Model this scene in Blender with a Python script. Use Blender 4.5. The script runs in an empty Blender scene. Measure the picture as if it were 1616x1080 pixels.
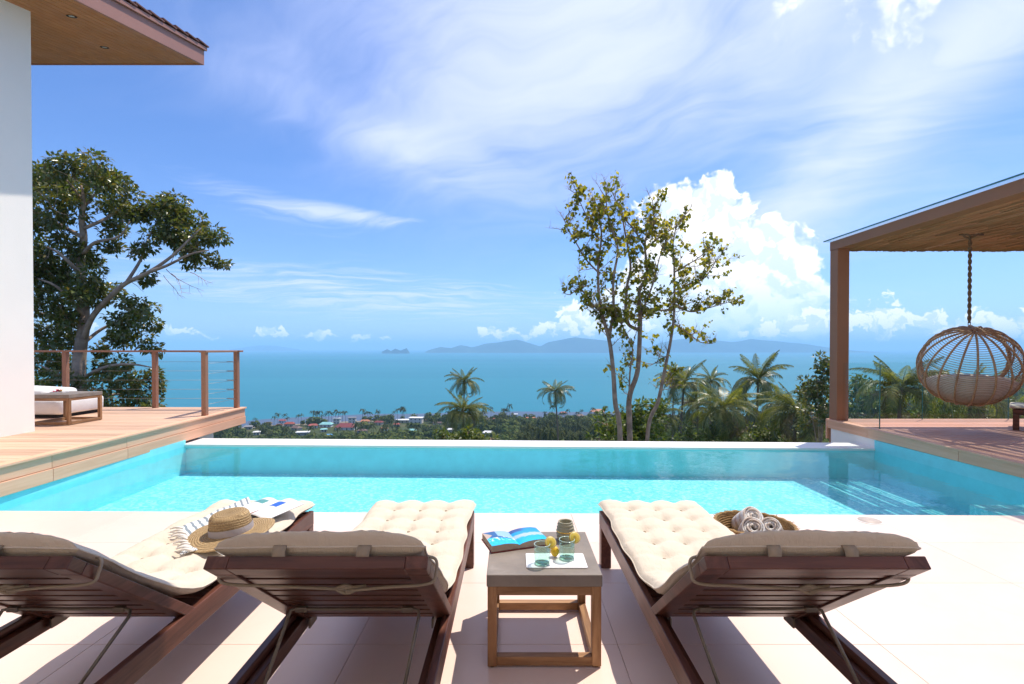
import bpy, math, random
import numpy as np
from mathutils import Vector, Matrix, noise as mnoise

S = bpy.context.scene
COL = S.collection
random.seed(7)
R = math.radians

# ------------------------------------------------------------------ camera
W, H = 1616.0, 1080.0
FPX = 774.0                    # focal length in photograph pixels (about 17 mm)
EYE = 1.36
PITCH = 0.0102
PPX, PPY = 808.0, 558.0
cam_d = bpy.data.cameras.new('camera')
cam = bpy.data.objects.new('camera', cam_d)
COL.objects.link(cam)
cam_d.sensor_width = 36.0
cam_d.lens = FPX / W * 36.0
cam_d.shift_y = (PPY - H / 2) / W
cam_d.clip_start = 0.05
cam_d.clip_end = 90000
cam.location = (0, 0, EYE)
cam.rotation_euler = (math.pi / 2 - PITCH, 0, 0)
S.camera = cam

# ------------------------------------------------------------------ render, exposure
S.render.engine = 'CYCLES'
cy = S.cycles
cy.use_denoising = True
cy.denoiser = 'OPENIMAGEDENOISE'
cy.max_bounces = 8
cy.diffuse_bounces = 4
cy.glossy_bounces = 3
cy.transmission_bounces = 4
cy.transparent_max_bounces = 24
cy.volume_bounces = 1
cy.sample_clamp_indirect = 8.0
cy.caustics_reflective = False
cy.caustics_refractive = False
S.view_settings.view_transform = 'Standard'
S.view_settings.look = 'None'
S.view_settings.gamma = 1.0
S.view_settings.use_curve_mapping = False
S.view_settings.exposure = 0.87

# ------------------------------------------------------------------ sun
SUN = Vector((0.35, 0.30, 1.0)).normalized()       # direction towards the sun
SUN_EL = math.asin(SUN.z)
SUN_AZ = math.atan2(SUN.x, SUN.y)
sl = bpy.data.lights.new('sun', 'SUN')
sl.energy = 2.85
sl.angle = R(0.53)
sl.color = (1.0, 0.925, 0.81)
so = bpy.data.objects.new('sun', sl)
COL.objects.link(so)
so.rotation_euler = SUN.to_track_quat('Z', 'Y').to_euler()
so.location = (20, 20, 60)


# ------------------------------------------------------------------ node helper
class G:
    """a small writer for shader node trees"""
    def __init__(self, nt):
        self.nt = nt

    def node(self, typ, **kw):
        n = self.nt.nodes.new(typ)
        for k, v in kw.items():
            setattr(n, k, v)
        return n

    def put(self, sock, v):
        if v is None:
            return
        if isinstance(v, bpy.types.NodeSocket):
            self.nt.links.new(v, sock)
        else:
            if sock.type == 'RGBA' and not hasattr(v, '__len__'):
                v = (v, v, v, 1)
            elif sock.type == 'RGBA' and len(v) == 3:
                v = (*v, 1)
            sock.default_value = v

    def m(self, op, a, b=None, c=None, clamp=False):
        n = self.node('ShaderNodeMath', operation=op, use_clamp=clamp)
        for i, v in enumerate((a, b, c)):
            self.put(n.inputs[i], v)
        return n.outputs[0]

    def add(self, a, b): return self.m('ADD', a, b)
    def sub(self, a, b): return self.m('SUBTRACT', a, b)
    def mul(self, a, b): return self.m('MULTIPLY', a, b)

    def vm(self, op, a, b=None, scale=None):
        n = self.node('ShaderNodeVectorMath', operation=op)
        self.put(n.inputs[0], a)
        if b is not None:
            self.put(n.inputs[1], b)
        if scale is not None:
            self.put(n.inputs['Scale'], scale)
        return n.outputs[1] if op in ('LENGTH', 'DISTANCE', 'DOT_PRODUCT') else n.outputs[0]

    def xyz(self, x, y, z):
        n = self.node('ShaderNodeCombineXYZ')
        for i, v in enumerate((x, y, z)):
            self.put(n.inputs[i], v)
        return n.outputs[0]

    def sep(self, v):
        n = self.node('ShaderNodeSeparateXYZ')
        self.put(n.inputs[0], v)
        return n.outputs[0], n.outputs[1], n.outputs[2]

    def noise(self, vec, scale, detail=4, rough=0.5, dist=0.0, col=False, dim='3D'):
        n = self.node('ShaderNodeTexNoise', noise_dimensions=dim)
        self.put(n.inputs['Vector'], vec)
        self.put(n.inputs['Scale'], scale)
        n.inputs['Detail'].default_value = detail
        n.inputs['Roughness'].default_value = rough
        n.inputs['Distortion'].default_value = dist
        return n.outputs[1] if col else n.outputs[0]

    def voro(self, vec, scale, detail=0, rough=0.5, feature='F1', out=0, rnd=1.0, metric='EUCLIDEAN', dim='3D'):
        n = self.node('ShaderNodeTexVoronoi', feature=feature, voronoi_dimensions=dim)
        if feature in ('F1', 'F2', 'SMOOTH_F1'):
            n.distance = metric
        self.put(n.inputs['Vector'], vec)
        self.put(n.inputs['Scale'], scale)
        if 'Detail' in n.inputs:
            n.inputs['Detail'].default_value = detail
            n.inputs['Roughness'].default_value = rough
        n.inputs['Randomness'].default_value = rnd
        return n.outputs[out]

    def ss(self, v, a, b, lo=0.0, hi=1.0):
        n = self.node('ShaderNodeMapRange', interpolation_type='SMOOTHSTEP')
        for i, k in enumerate((v, a, b, lo, hi)):
            self.put(n.inputs[i], k)
        return n.outputs[0]

    def lin(self, v, a, b, lo=0.0, hi=1.0):
        n = self.node('ShaderNodeMapRange')
        for i, k in enumerate((v, a, b, lo, hi)):
            self.put(n.inputs[i], k)
        return n.outputs[0]

    def mix(self, f, a, b, blend='MIX'):
        n = self.node('ShaderNodeMix', data_type='RGBA', blend_type=blend)
        self.put(n.inputs[0], f)
        self.put(n.inputs[6], a)
        self.put(n.inputs[7], b)
        return n.outputs[2]

    def ramp(self, f, stops, interp='LINEAR'):
        n = self.node('ShaderNodeValToRGB')
        n.color_ramp.interpolation = interp
        e = n.color_ramp.elements
        while len(e) < len(stops):
            e.new(0.5)
        for i, (p, c) in enumerate(stops):
            e[i].position = p
            e[i].color = (*c, 1) if len(c) == 3 else c
        self.put(n.inputs[0], f)
        return n.outputs[0]


def px_uv(px, py):
    """azimuth and elevation (radians) of a direction, from where it shows in the photograph"""
    a = math.atan2(px - PPX, FPX)
    return a, math.atan2((550.0 - py) * math.cos(a), FPX)


# ------------------------------------------------------------------ world: Nishita sky with cirrus and cumulus
wd = bpy.data.worlds.new('World')
S.world = wd
wd.use_nodes = True
wnt = wd.node_tree
wnt.nodes.clear()
g = G(wnt)
wout = g.node('ShaderNodeOutputWorld')
wbg = g.node('ShaderNodeBackground')
wnt.links.new(wbg.outputs[0], wout.inputs[0])
sky = g.node('ShaderNodeTexSky', sky_type='NISHITA')
sky.sun_disc = False
sky.sun_elevation = SUN_EL
sky.sun_rotation = SUN_AZ
sky.altitude = 100
sky.air_density = 1.0
sky.dust_density = 0.6
sky.ozone_density = 2.0
wbg.inputs[1].default_value = 0.1
dirv = g.node('ShaderNodeTexCoord').outputs['Generated']
dx, dy, dz = g.sep(dirv)
az = g.m('ARCTAN2', dx, dy)
el = g.m('ARCSINE', dz)
uv = g.xyz(az, el, 0.0)

base = g.mix(1.0, sky.outputs[0], (0.49, 0.70, 1.05), 'MULTIPLY')

# cirrus sheet, in the plane of the cloud deck so that it foreshortens towards the horizon
zz = g.m('MAXIMUM', g.add(dz, 0.10), 0.02)
cpx = g.m('DIVIDE', dx, zz)
cpy = g.m('DIVIDE', dy, zz)
cp = g.xyz(cpx, cpy, 0.0)


def rotv(v, ang):
    n = g.node('ShaderNodeVectorRotate', rotation_type='Z_AXIS')
    g.put(n.inputs['Vector'], v)
    n.inputs['Angle'].default_value = ang
    return n.outputs[0]


def gauss(px, py, su, sv, rot=0.0):
    """soft oval patch of the sky: centre in the photograph, half sizes in photograph pixels"""
    a, e = px_uv(px, py)
    v = g.vm('SUBTRACT', uv, (a, e, 0))
    if rot:
        v = rotv(v, rot)
    v = g.vm('MULTIPLY', v, (FPX / su, FPX / sv, 0))
    q = g.vm('DOT_PRODUCT', v, v)
    return g.m('EXPONENT', g.mul(q, -1.0))


warp = g.vm('SCALE', g.vm('SUBTRACT', g.noise(cp, 0.9, 3, 0.55, col=True, dim='2D'), (0.5, 0.5, 0.5)), scale=0.9)
cw = g.vm('ADD', cp, warp)
wisp1 = g.noise(g.vm('MULTIPLY', rotv(cw, R(38)), (0.55, 1.9, 1)), 1.5, 6, 0.62, dim='2D')
wisp2 = g.noise(g.vm('MULTIPLY', rotv(cw, R(-8)), (0.7, 3.4, 1)), 1.7, 5, 0.6, dim='2D')
soft = g.noise(cw, 0.75, 4, 0.6, dim='2D')
veil_mask = g.m('ADD', g.mul(gauss(980, 60, 520, 215, R(-4)), 1.05), g.mul(gauss(1400, 190, 360, 60, R(-33)), 0.65))
veil_mask = g.m('ADD', veil_mask, g.mul(gauss(640, 235, 260, 40, R(14)), 0.35))
veil_mask = g.m('ADD', veil_mask, g.mul(gauss(1500, 330, 300, 60, R(-10)), 0.30))
veil_mask = g.m('ADD', veil_mask, 0.14)
veil_mask = g.m('ADD', veil_mask, g.mul(g.ss(el, 0.50, 0.95), 0.80))     # cirrus thickened overhead, out of view, to whiten the fill light
veil = g.mul(veil_mask, g.add(g.mul(wisp1, 0.75), g.mul(soft, 0.65)))
veil = g.ss(veil, 0.14, 1.05)
low_mask = g.m('ADD', g.mul(gauss(400, 318, 190, 40, R(9)), 0.85), g.mul(gauss(560, 465, 460, 52, R(3)), 1.1))
low_mask = g.m('ADD', low_mask, g.mul(gauss(600, 345, 120, 14, R(3)), 0.8))
low_mask = g.m('ADD', low_mask, g.mul(gauss(1480, 440, 260, 60), 0.5))
streak = g.ss(g.mul(low_mask, wisp2), 0.27, 0.80)
cir = g.m('MAXIMUM', g.mul(veil, 0.84), g.mul(streak, 0.72))
base = g.mix(cir, base, (5.4, 5.8, 7.9))
# pale band of moist air above the horizon
band = g.m('EXPONENT', g.mul(g.m('MAXIMUM', el, 0.0), -7.0))
base = g.mix(g.mul(band, 0.34), base, (4.2, 5.2, 6.9))


def cumulus(blobs, amp, vs, warp_s=14.0, soft_=0.20):
    """billowing cloud: union of lobes (px, py, rx, ry) roughened by fractal cells; returns cover and shade"""
    wv = g.vm('SCALE', g.vm('SUBTRACT', g.noise(uv, warp_s, 3, 0.6, col=True, dim='2D'), (0.5, 0.5, 0.5)), scale=0.05)
    p0 = g.vm('ADD', uv, wv)

    d = None
    for (px, py, rx, ry) in blobs:
        a, e = px_uv(px, py)
        q = g.vm('LENGTH', g.vm('MULTIPLY', g.vm('SUBTRACT', p0, (a, e, 0)), (FPX / rx, FPX / ry, 0)))
        q = g.sub(1.0, q)
        d = q if d is None else g.m('SMOOTH_MAX', d, q, 0.18)

    def rough_(p):
        n1 = g.voro(p, vs, 3.0, 0.55, dim='2D')
        n2 = g.noise(p, vs * 2.2, 5, 0.62, dim='2D')
        return g.add(g.mul(g.sub(0.58, n1), amp), g.mul(g.sub(n2, 0.5), amp * 0.7))

    r0 = rough_(p0)
    r1 = rough_(g.vm('ADD', p0, (0.010, 0.016, 0.0)))
    d0 = g.add(d, r0)
    cover = g.ss(d0, -0.02, soft_)
    light = g.ss(g.add(g.mul(g.sub(r0, r1), 2.2), g.mul(d0, -0.16)), -0.36, 0.12)
    return cover, light


tower = [(1108, 330, 72, 56), (1070, 350, 72, 60), (1148, 352, 42, 40), (1110, 400, 86, 70), (1200, 400, 70, 52),
         (1245, 420, 52, 52), (1180, 450, 110, 62), (1268, 452, 40, 34), (1120, 470, 110, 70), (1230, 495, 80, 42),
         (1040, 440, 66, 84), (1000, 490, 70, 46)]
c1, l1 = cumulus(tower, 0.52, 17.0)
fade = g.ss(el, px_uv(1180, 532)[1], px_uv(1180, 395)[1], 0.25, 1.0)      # tower pales to blue-grey towards its foot
col1 = g.mix(l1, (5.3, 6.1, 7.4), (8.4, 8.3, 8.3))
col1 = g.mix(fade, (5.2, 6.4, 7.9), col1)
base = g.mix(g.mul(c1, g.add(g.mul(fade, 0.40), 0.58)), base, col1)
row = [(1205, 522, 46, 12), (1260, 512, 56, 18), (1310, 505, 52, 24), (1380, 500, 52, 24), (1440, 510, 60, 20),
       (1500, 516, 60, 16), (1570, 522, 70, 14), (1640, 518, 60, 20), (1740, 520, 90, 18), (905, 492, 34, 26), (880, 518, 40, 14),
       (935, 505, 50, 30), (1000, 515, 60, 18), (785, 527, 42, 8), (835, 526, 26, 8), (270, 522, 34, 10), (318, 527, 28, 7),
       (428, 526, 22, 7), (500, 529, 36, 6), (566, 532, 20, 5), (610, 534, 16, 4), (100, 524, 60, 9), (-30, 520, 80, 12)]
c2, l2 = cumulus(row, 0.85, 30.0, 26.0)
col2 = g.mix(l2, (5.2, 6.1, 7.4), (8.0, 8.0, 8.1))
base = g.mix(g.mul(c2, 0.86), base, col2)
frag = [(1240, 18, 44, 34), (1412, 18, 60, 44), (1455, 0, 34, 30)]
c3, l3 = cumulus(frag, 0.8, 15.0, 14.0, 0.75)
base = g.mix(g.mul(g.m('POWER', c3, 1.4), 0.8), base, (8.0, 8.0, 8.3))
wnt.links.new(base, wbg.inputs[0])
wd.cycles.sampling_method = 'MANUAL'
wd.cycles.sample_map_resolution = 512

# ------------------------------------------------------------------ helpers
def P(px, py, y):
    """point at world depth y on the sight line through a photograph pixel"""
    cx, cz = (px - PPX) / FPX, (PPY - py) / FPX
    c, s = math.cos(PITCH), math.sin(PITCH)
    d = Vector((cx, c + cz * s, cz * c - s))
    return Vector((0, 0, EYE)) + d * (y / d.y)


def PZ(px, py, z):
    """point at height z on the sight line through a photograph pixel"""
    p = P(px, py, 1.0) - Vector((0, 0, EYE))
    return Vector((0, 0, EYE)) + p * ((z - EYE) / p.z)


def tag(o, label=None, cat=None, group=None, kind=None):
    if label: o['label'] = label
    if cat: o['category'] = cat
    if group: o['group'] = group
    if kind: o['kind'] = kind
    return o


def empty(name, loc=(0, 0, 0), rz=0.0, label=None, cat=None, group=None):
    o = bpy.data.objects.new(name, None)
    COL.objects.link(o)
    o.location = loc
    o.rotation_euler = (0, 0, rz)
    o.empty_display_size = 0.1
    return tag(o, label, cat, group)


def copy_tree(o, parent=None):
    c = o.copy()
    COL.objects.link(c)
    c.parent = parent
    for ch in list(o.children):
        copy_tree(ch, c)
    return c


def link_mesh(name, me, parent=None, loc=None, rot=None, scale=None):
    o = bpy.data.objects.new(name, me)
    COL.objects.link(o)
    o.parent = parent
    if loc is not None: o.location = loc
    if rot is not None: o.rotation_euler = rot
    if scale is not None: o.scale = scale
    return o


class MB:
    """collects faces for one mesh"""
    def __init__(self):
        self.v, self.f, self.uv = [], [], None

    def add(self, vs, fs):
        k = len(self.v)
        self.v.extend([tuple(p) for p in vs])
        self.f.extend([tuple(i + k for i in q) for q in fs])
        return self

    def obox(self, c, ax, ay, az):
        c, ax, ay, az = Vector(c), Vector(ax), Vector(ay), Vector(az)
        vs = [c + ax * i + ay * j + az * k for k in (-1, 1) for j in (-1, 1) for i in (-1, 1)]
        return self.add(vs, [(0, 2, 3, 1), (4, 5, 7, 6), (0, 1, 5, 4), (2, 6, 7, 3), (0, 4, 6, 2), (1, 3, 7, 5)])

    def box(self, x0, x1, y0, y1, z0, z1):
        return self.obox(((x0 + x1) / 2, (y0 + y1) / 2, (z0 + z1) / 2), ((x1 - x0) / 2, 0, 0), (0, (y1 - y0) / 2, 0), (0, 0, (z1 - z0) / 2))

    def bar(self, p0, p1, w, h, side=(1, 0, 0)):
        p0, p1 = Vector(p0), Vector(p1)
        d = p1 - p0
        s = Vector(side)
        s = (s - d.normalized() * s.dot(d.normalized())).normalized()
        u = s.cross(d.normalized())
        return self.obox((p0 + p1) / 2, s * (w / 2), d / 2, u * (h / 2))

    def prism(self, poly, z0, z1):
        n = len(poly)
        vs = [(x, y, z0) for x, y in poly] + [(x, y, z1) for x, y in poly]
        fs = [tuple(reversed(range(n))), tuple(range(n, 2 * n))]
        fs += [(i, (i + 1) % n, n + (i + 1) % n, n + i) for i in range(n)]
        return self.add(vs, fs)

    def tube(self, pts, r, n=8, closed=False, caps=True):
        pts = [Vector(p) for p in pts]
        m = len(pts)
        rr = r if hasattr(r, '__len__') else [r] * m
        vs, fs = [], []
        ref = None
        for i, p in enumerate(pts):
            a = pts[(i - 1) % m] if (closed or i > 0) else pts[i]
            b = pts[(i + 1) % m] if (closed or i < m - 1) else pts[i]
            t = (b - a)
            t = t.normalized() if t.length > 1e-9 else Vector((0, 0, 1))
            if ref is None:
                ref = Vector((1, 0, 0)) if abs(t.x) < 0.8 else Vector((0, 1, 0))
            s = ref - t * ref.dot(t)
            if s.length < 1e-6:
                s = t.orthogonal()
            s.normalize()
            ref = s
            u = t.cross(s)
            for k in range(n):
                an = 2 * math.pi * k / n
                vs.append(p + (s * math.cos(an) + u * math.sin(an)) * rr[i])
        for i in range(m if closed else m - 1):
            j = (i + 1) % m
            for k in range(n):
                fs.append((i * n + k, i * n + (k + 1) % n, j * n + (k + 1) % n, j * n + k))
        if caps and not closed:
            fs.append(tuple(reversed(range(n))))
            fs.append(tuple((m - 1) * n + k for k in range(n)))
        return self.add(vs, fs)

    def lathe(self, prof, n=32, c=(0, 0, 0)):
        vs, fs = [], []
        m = len(prof)
        for (r, z) in prof:
            for k in range(n):
                an = 2 * math.pi * k / n
                vs.append((c[0] + r * math.cos(an), c[1] + r * math.sin(an), c[2] + z))
        for i in range(m - 1):
            for k in range(n):
                fs.append((i * n + k, i * n + (k + 1) % n, (i + 1) * n + (k + 1) % n, (i + 1) * n + k))
        if prof[0][0] > 1e-5: fs.append(tuple(reversed(range(n))))
        if prof[-1][0] > 1e-5: fs.append(tuple((m - 1) * n + k for k in range(n)))
        return self.add(vs, fs)

    def grid(self, rows, close_u=False):
        """rows: list of equal-length point lists"""
        n = len(rows[0])
        vs = [p for r in rows for p in r]
        fs = []
        for i in range(len(rows) - 1):
            for k in range(n if close_u else n - 1):
                fs.append((i * n + k, i * n + (k + 1) % n, (i + 1) * n + (k + 1) % n, (i + 1) * n + k))
        return self.add(vs, fs)

    def mesh(self, name, mat, smooth=False):
        me = bpy.data.meshes.new(name)
        me.from_pydata(self.v, [], self.f)
        if smooth:
            me.polygons.foreach_set('use_smooth', [True] * len(me.polygons))
        if mat is not None:
            me.materials.append(mat)
        me.update()
        return me

    def build(self, name, mat, parent=None, smooth=False, bevel=0.0, seg=2, loc=None, rot=None):
        o = link_mesh(name, self.mesh(name, mat, smooth), parent, loc, rot)
        if bevel:
            md = o.modifiers.new('bevel', 'BEVEL')
            md.width = bevel
            md.segments = seg
            md.limit_method = 'ANGLE'
            md.angle_limit = R(40)
        return o


def np_mesh(name, V, F, mat, smooth=False):
    """mesh from numpy arrays: V (n,3), F (m,k)"""
    me = bpy.data.meshes.new(name)
    V = np.ascontiguousarray(V, dtype=np.float32)
    F = np.ascontiguousarray(F, dtype=np.int32)
    m, k = F.shape
    me.vertices.add(len(V))
    me.vertices.foreach_set('co', V.ravel())
    me.loops.add(m * k)
    me.loops.foreach_set('vertex_index', F.ravel())
    me.polygons.add(m)
    me.polygons.foreach_set('loop_start', np.arange(0, m * k, k, dtype=np.int32))
    if smooth:
        me.polygons.foreach_set('use_smooth', np.ones(m, dtype=bool))
    me.update(calc_edges=True)
    me.materials.append(mat)
    return me


def smooth_path(pts, per=6):
    """Catmull-Rom through the points"""
    pts = [Vector(p) for p in pts]
    q = [pts[0] * 2 - pts[1]] + pts + [pts[-1] * 2 - pts[-2]]
    out = []
    for i in range(1, len(q) - 2):
        a, b, c, d = q[i - 1], q[i], q[i + 1], q[i + 2]
        for k in range(per):
            t = k / per
            out.append(0.5 * ((2 * b) + (c - a) * t + (2 * a - 5 * b + 4 * c - d) * t * t + (3 * b - a - 3 * c + d) * t ** 3))
    out.append(pts[-1])
    return out


# ------------------------------------------------------------------ materials
def new_mat(name):
    m = bpy.data.materials.new(name)
    m.use_nodes = True
    m.node_tree.nodes.clear()
    q = G(m.node_tree)
    q.out = q.node('ShaderNodeOutputMaterial')
    return m, q


def bsdf(q, col, rough=0.5, spec=0.5, normal=None, metal=0.0):
    b = q.node('ShaderNodeBsdfPrincipled')
    q.put(b.inputs['Base Color'], col)
    q.put(b.inputs['Roughness'], rough)
    q.put(b.inputs['Specular IOR Level'], spec)
    q.put(b.inputs['Metallic'], metal)
    if normal is not None:
        q.put(b.inputs['Normal'], normal)
    return b


def bump(q, h, dist, strength=1.0):
    n = q.node('ShaderNodeBump')
    n.inputs['Distance'].default_value = dist
    n.inputs['Strength'].default_value = strength
    q.put(n.inputs['Height'], h)
    return n.outputs[0]


def surf(m, q, sh):
    m.node_tree.links.new(sh.outputs[0] if hasattr(sh, 'outputs') else sh, q.out.inputs[0])
    return m


def obj_rand(q, lo, hi):
    r = q.node('ShaderNodeObjectInfo').outputs['Random']
    return q.lin(r, 0, 1, lo, hi)


def coords(q, which='Object'):
    return q.node('ShaderNodeTexCoord').outputs[which]


def geo_pos(q):
    return q.node('ShaderNodeNewGeometry').outputs['Position']


def mat_wood(name, dark, light, stretch=(1.0, 14, 14), scale=3.0, rough=0.45, spec=0.4, var=0.18, bmp=0.0006):
    """timber: grain along the axis with the smallest stretch; each piece differs a little"""
    m, q = new_mat(name)
    off = q.vm('SCALE', (7.1, 3.3, 5.7), scale=obj_rand(q, 0, 9))
    v = q.vm('MULTIPLY', q.vm('ADD', coords(q), off), stretch)
    n = q.noise(v, scale, 6, 0.62, 0.6)
    fine = q.noise(q.vm('MULTIPLY', v, (1, 4, 4)), scale * 3, 4, 0.6)
    c = q.mix(q.ss(n, 0.3, 0.72), dark, light)
    c = q.mix(q.mul(q.ss(fine, 0.45, 0.75), 0.25), c, dark)
    c = q.mix(1.0, c, q.xyz(*([obj_rand(q, 1 - var, 1 + var)] * 3)), 'MULTIPLY')
    big = q.noise(coords(q), 2.3, 3, 0.6)
    rg = q.lin(big, 0.3, 0.7, rough - 0.08, rough + 0.12)
    b = bsdf(q, c, rg, spec, bump(q, q.add(n, q.mul(fine, 0.6)), bmp))
    return surf(m, q, b)


def mat_plain(name, col, rough=0.5, spec=0.4, var=0.08, scale=6.0, bmp=0.0, bscale=60.0, metal=0.0, coord='Object', stain=None, orand=0.0):
    """paint, plaster, fabric: a base colour with mild unevenness"""
    m, q = new_mat(name)
    co = coords(q, coord) if coord != 'World' else geo_pos(q)
    n = q.noise(co, scale, 5, 0.6)
    lo = tuple(x * (1 - var) for x in col)
    hi = tuple(min(1, x * (1 + var)) for x in col)
    c = q.mix(q.ss(n, 0.25, 0.75), lo, hi)
    if stain:
        s = q.noise(co, stain[1], 6, 0.68, 0.8)
        c = q.mix(q.mul(q.ss(s, 0.56, 0.78), stain[2]), c, stain[0])
    if orand:
        c = q.mix(1.0, c, q.xyz(*([obj_rand(q, 1 - orand, 1 + orand)] * 3)), 'MULTIPLY')
    nm = bump(q, q.noise(co, bscale, 3, 0.6), bmp) if bmp else None
    return surf(m, q, bsdf(q, c, q.lin(n, 0.2, 0.8, rough - 0.06, rough + 0.06), spec, nm, metal))


def mat_leaf(name, cols, trans=0.35, rough=0.42, spec=0.4):
    """leaf blades: every leaf its own tone, some light through the blade"""
    m, q = new_mat(name)
    r = q.node('ShaderNodeNewGeometry').outputs['Random Per Island']
    n = len(cols)
    c = q.ramp(r, [(i / max(1, n - 1), cc) for i, cc in enumerate(cols)])
    c = q.mix(0.3, c, q.mix(1.0, c, q.xyz(*([obj_rand(q, 0.6, 1.4)] * 3)), 'MULTIPLY'))
    b = bsdf(q, c, rough, spec)
    t = q.node('ShaderNodeBsdfTranslucent')
    q.put(t.inputs[0], q.mix(1.0, c, (1.25, 1.2, 0.55), 'MULTIPLY'))
    mx = q.node('ShaderNodeMixShader')
    mx.inputs[0].default_value = trans
    m.node_tree.links.new(b.outputs[0], mx.inputs[1])
    m.node_tree.links.new(t.outputs[0], mx.inputs[2])
    return surf(m, q, mx)


def mat_clear(name, tint, ior=1.33, rough=0.0, normal=None, refl=1.0):
    """clear sheet (water surface, pane): passes light straight through with a tint, mirrors by Fresnel"""
    m, q = new_mat(name)
    t = q.node('ShaderNodeBsdfTransparent')
    q.put(t.inputs[0], tint)
    gl = q.node('ShaderNodeBsdfGlossy')
    gl.inputs['Roughness'].default_value = rough
    fr = q.node('ShaderNodeFresnel')
    fr.inputs[0].default_value = ior
    if normal:
        nm = normal(q)
        q.put(gl.inputs['Normal'], nm)
        q.put(fr.inputs['Normal'], nm)
    mx = q.node('ShaderNodeMixShader')
    back = q.node('ShaderNodeNewGeometry').outputs['Backfacing']
    q.put(mx.inputs[0], q.mul(q.mul(fr.outputs[0], refl), q.sub(1.0, back)))
    m.node_tree.links.new(t.outputs[0], mx.inputs[1])
    m.node_tree.links.new(gl.outputs[0], mx.inputs[2])
    return surf(m, q, mx)


M = {}
M['mahogany'] = mat_wood('mahogany', (0.062, 0.021, 0.013), (0.15, 0.054, 0.034), (14, 1.0, 14), 2.2, 0.38, 0.45)
M['mahogany_x'] = mat_wood('mahogany_cross', (0.062, 0.021, 0.013), (0.15, 0.054, 0.034), (1.0, 14, 14), 2.2, 0.38, 0.45)
M['teak'] = mat_wood('teak', (0.20, 0.098, 0.045), (0.40, 0.225, 0.11), (9, 9, 1.0), 2.6, 0.5, 0.3)
M['teak_x'] = mat_wood('teak_rail', (0.20, 0.098, 0.045), (0.40, 0.225, 0.11), (1.0, 9, 9), 2.6, 0.5, 0.3)
M['deck'] = mat_wood('deck_board', (0.53, 0.335, 0.225), (0.66, 0.445, 0.315), (1.0, 20, 20), 1.6, 0.62, 0.25, 0.24)  # sunlit copy of the deck boards, brighter in colour
M['deck_shaded'] = mat_wood('deck_board_shaded', (0.46, 0.225, 0.15), (0.59, 0.31, 0.215), (1.0, 20, 20), 1.6, 0.6, 0.25, 0.10)  # same boards with the shade put into a darker, redder colour
M['fascia'] = mat_wood('fascia_board', (0.70, 0.375, 0.235), (0.80, 0.455, 0.30), (20, 0.6, 20), 1.2, 0.6, 0.25, 0.06, 0.0003)
M['rail_paint'] = mat_plain('rail_paint', (0.33, 0.160, 0.10), 0.5, 0.35, 0.07, 3.0)
M['beam_paint'] = mat_plain('beam_paint', (0.315, 0.135, 0.066), 0.5, 0.35, 0.07, 2.0)
M['roof_trim'] = mat_plain('roof_trim', (0.36, 0.170, 0.128), 0.5, 0.35, 0.05, 1.5)
M['roof_tile'] = mat_plain('roof_tile', (0.14, 0.060, 0.048), 0.6, 0.3, 0.2, 8.0, 0.002, 40, orand=0.15)
M['soffit'] = mat_wood('soffit_board', (0.38, 0.155, 0.056), (0.49, 0.22, 0.085), (14, 0.7, 14), 1.6, 0.5, 0.3, 0.05)
M['white_wall'] = mat_plain('white_plaster', (0.90, 0.835, 0.77), 0.75, 0.2, 0.02, 1.5, 0.0008, 90, stain=((0.70, 0.67, 0.63), 1.2, 0.18))
M['coping'] = mat_plain('coping_stone', (0.78, 0.76, 0.73), 0.5, 0.35, 0.03, 4.0, 0.0003, 60, coord='World')
M['steel'] = mat_plain('brushed_steel', (0.30, 0.285, 0.27), 0.5, 0.5, 0.06, 20, metal=1.0)
M['bronze_rod'] = mat_plain('painted_rod', (0.185, 0.15, 0.115), 0.4, 0.5, 0.06, 20, metal=0.35)
M['black'] = mat_plain('black_rubber', (0.015, 0.014, 0.013), 0.6, 0.3)
M['dark_gap'] = mat_plain('deck_joist', (0.05, 0.035, 0.028), 0.8, 0.2)


def m_tile():
    m, q = new_mat('terrace_tile')
    p = geo_pos(q)
    n = q.noise(p, 1.1, 6, 0.6)
    n2 = q.noise(p, 9.0, 5, 0.65)
    c = q.mix(q.ss(n, 0.3, 0.75), (0.775, 0.590, 0.505), (0.81, 0.635, 0.550))
    s = q.noise(p, 2.6, 7, 0.7, 1.2)
    c = q.mix(q.mul(q.ss(s, 0.56, 0.80), 0.26), c, (0.60, 0.45, 0.37))
    c = q.mix(1.0, c, q.xyz(*([obj_rand(q, 0.95, 1.03)] * 3)), 'MULTIPLY')
    return surf(m, q, bsdf(q, c, q.lin(n2, 0.3, 0.7, 0.30, 0.44), 0.4, bump(q, n2, 0.0003)))


M['tile'] = m_tile()
M['grout'] = mat_plain('grout', (0.72, 0.57, 0.49), 0.8, 0.2, 0.08, 8, coord='World')


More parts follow.
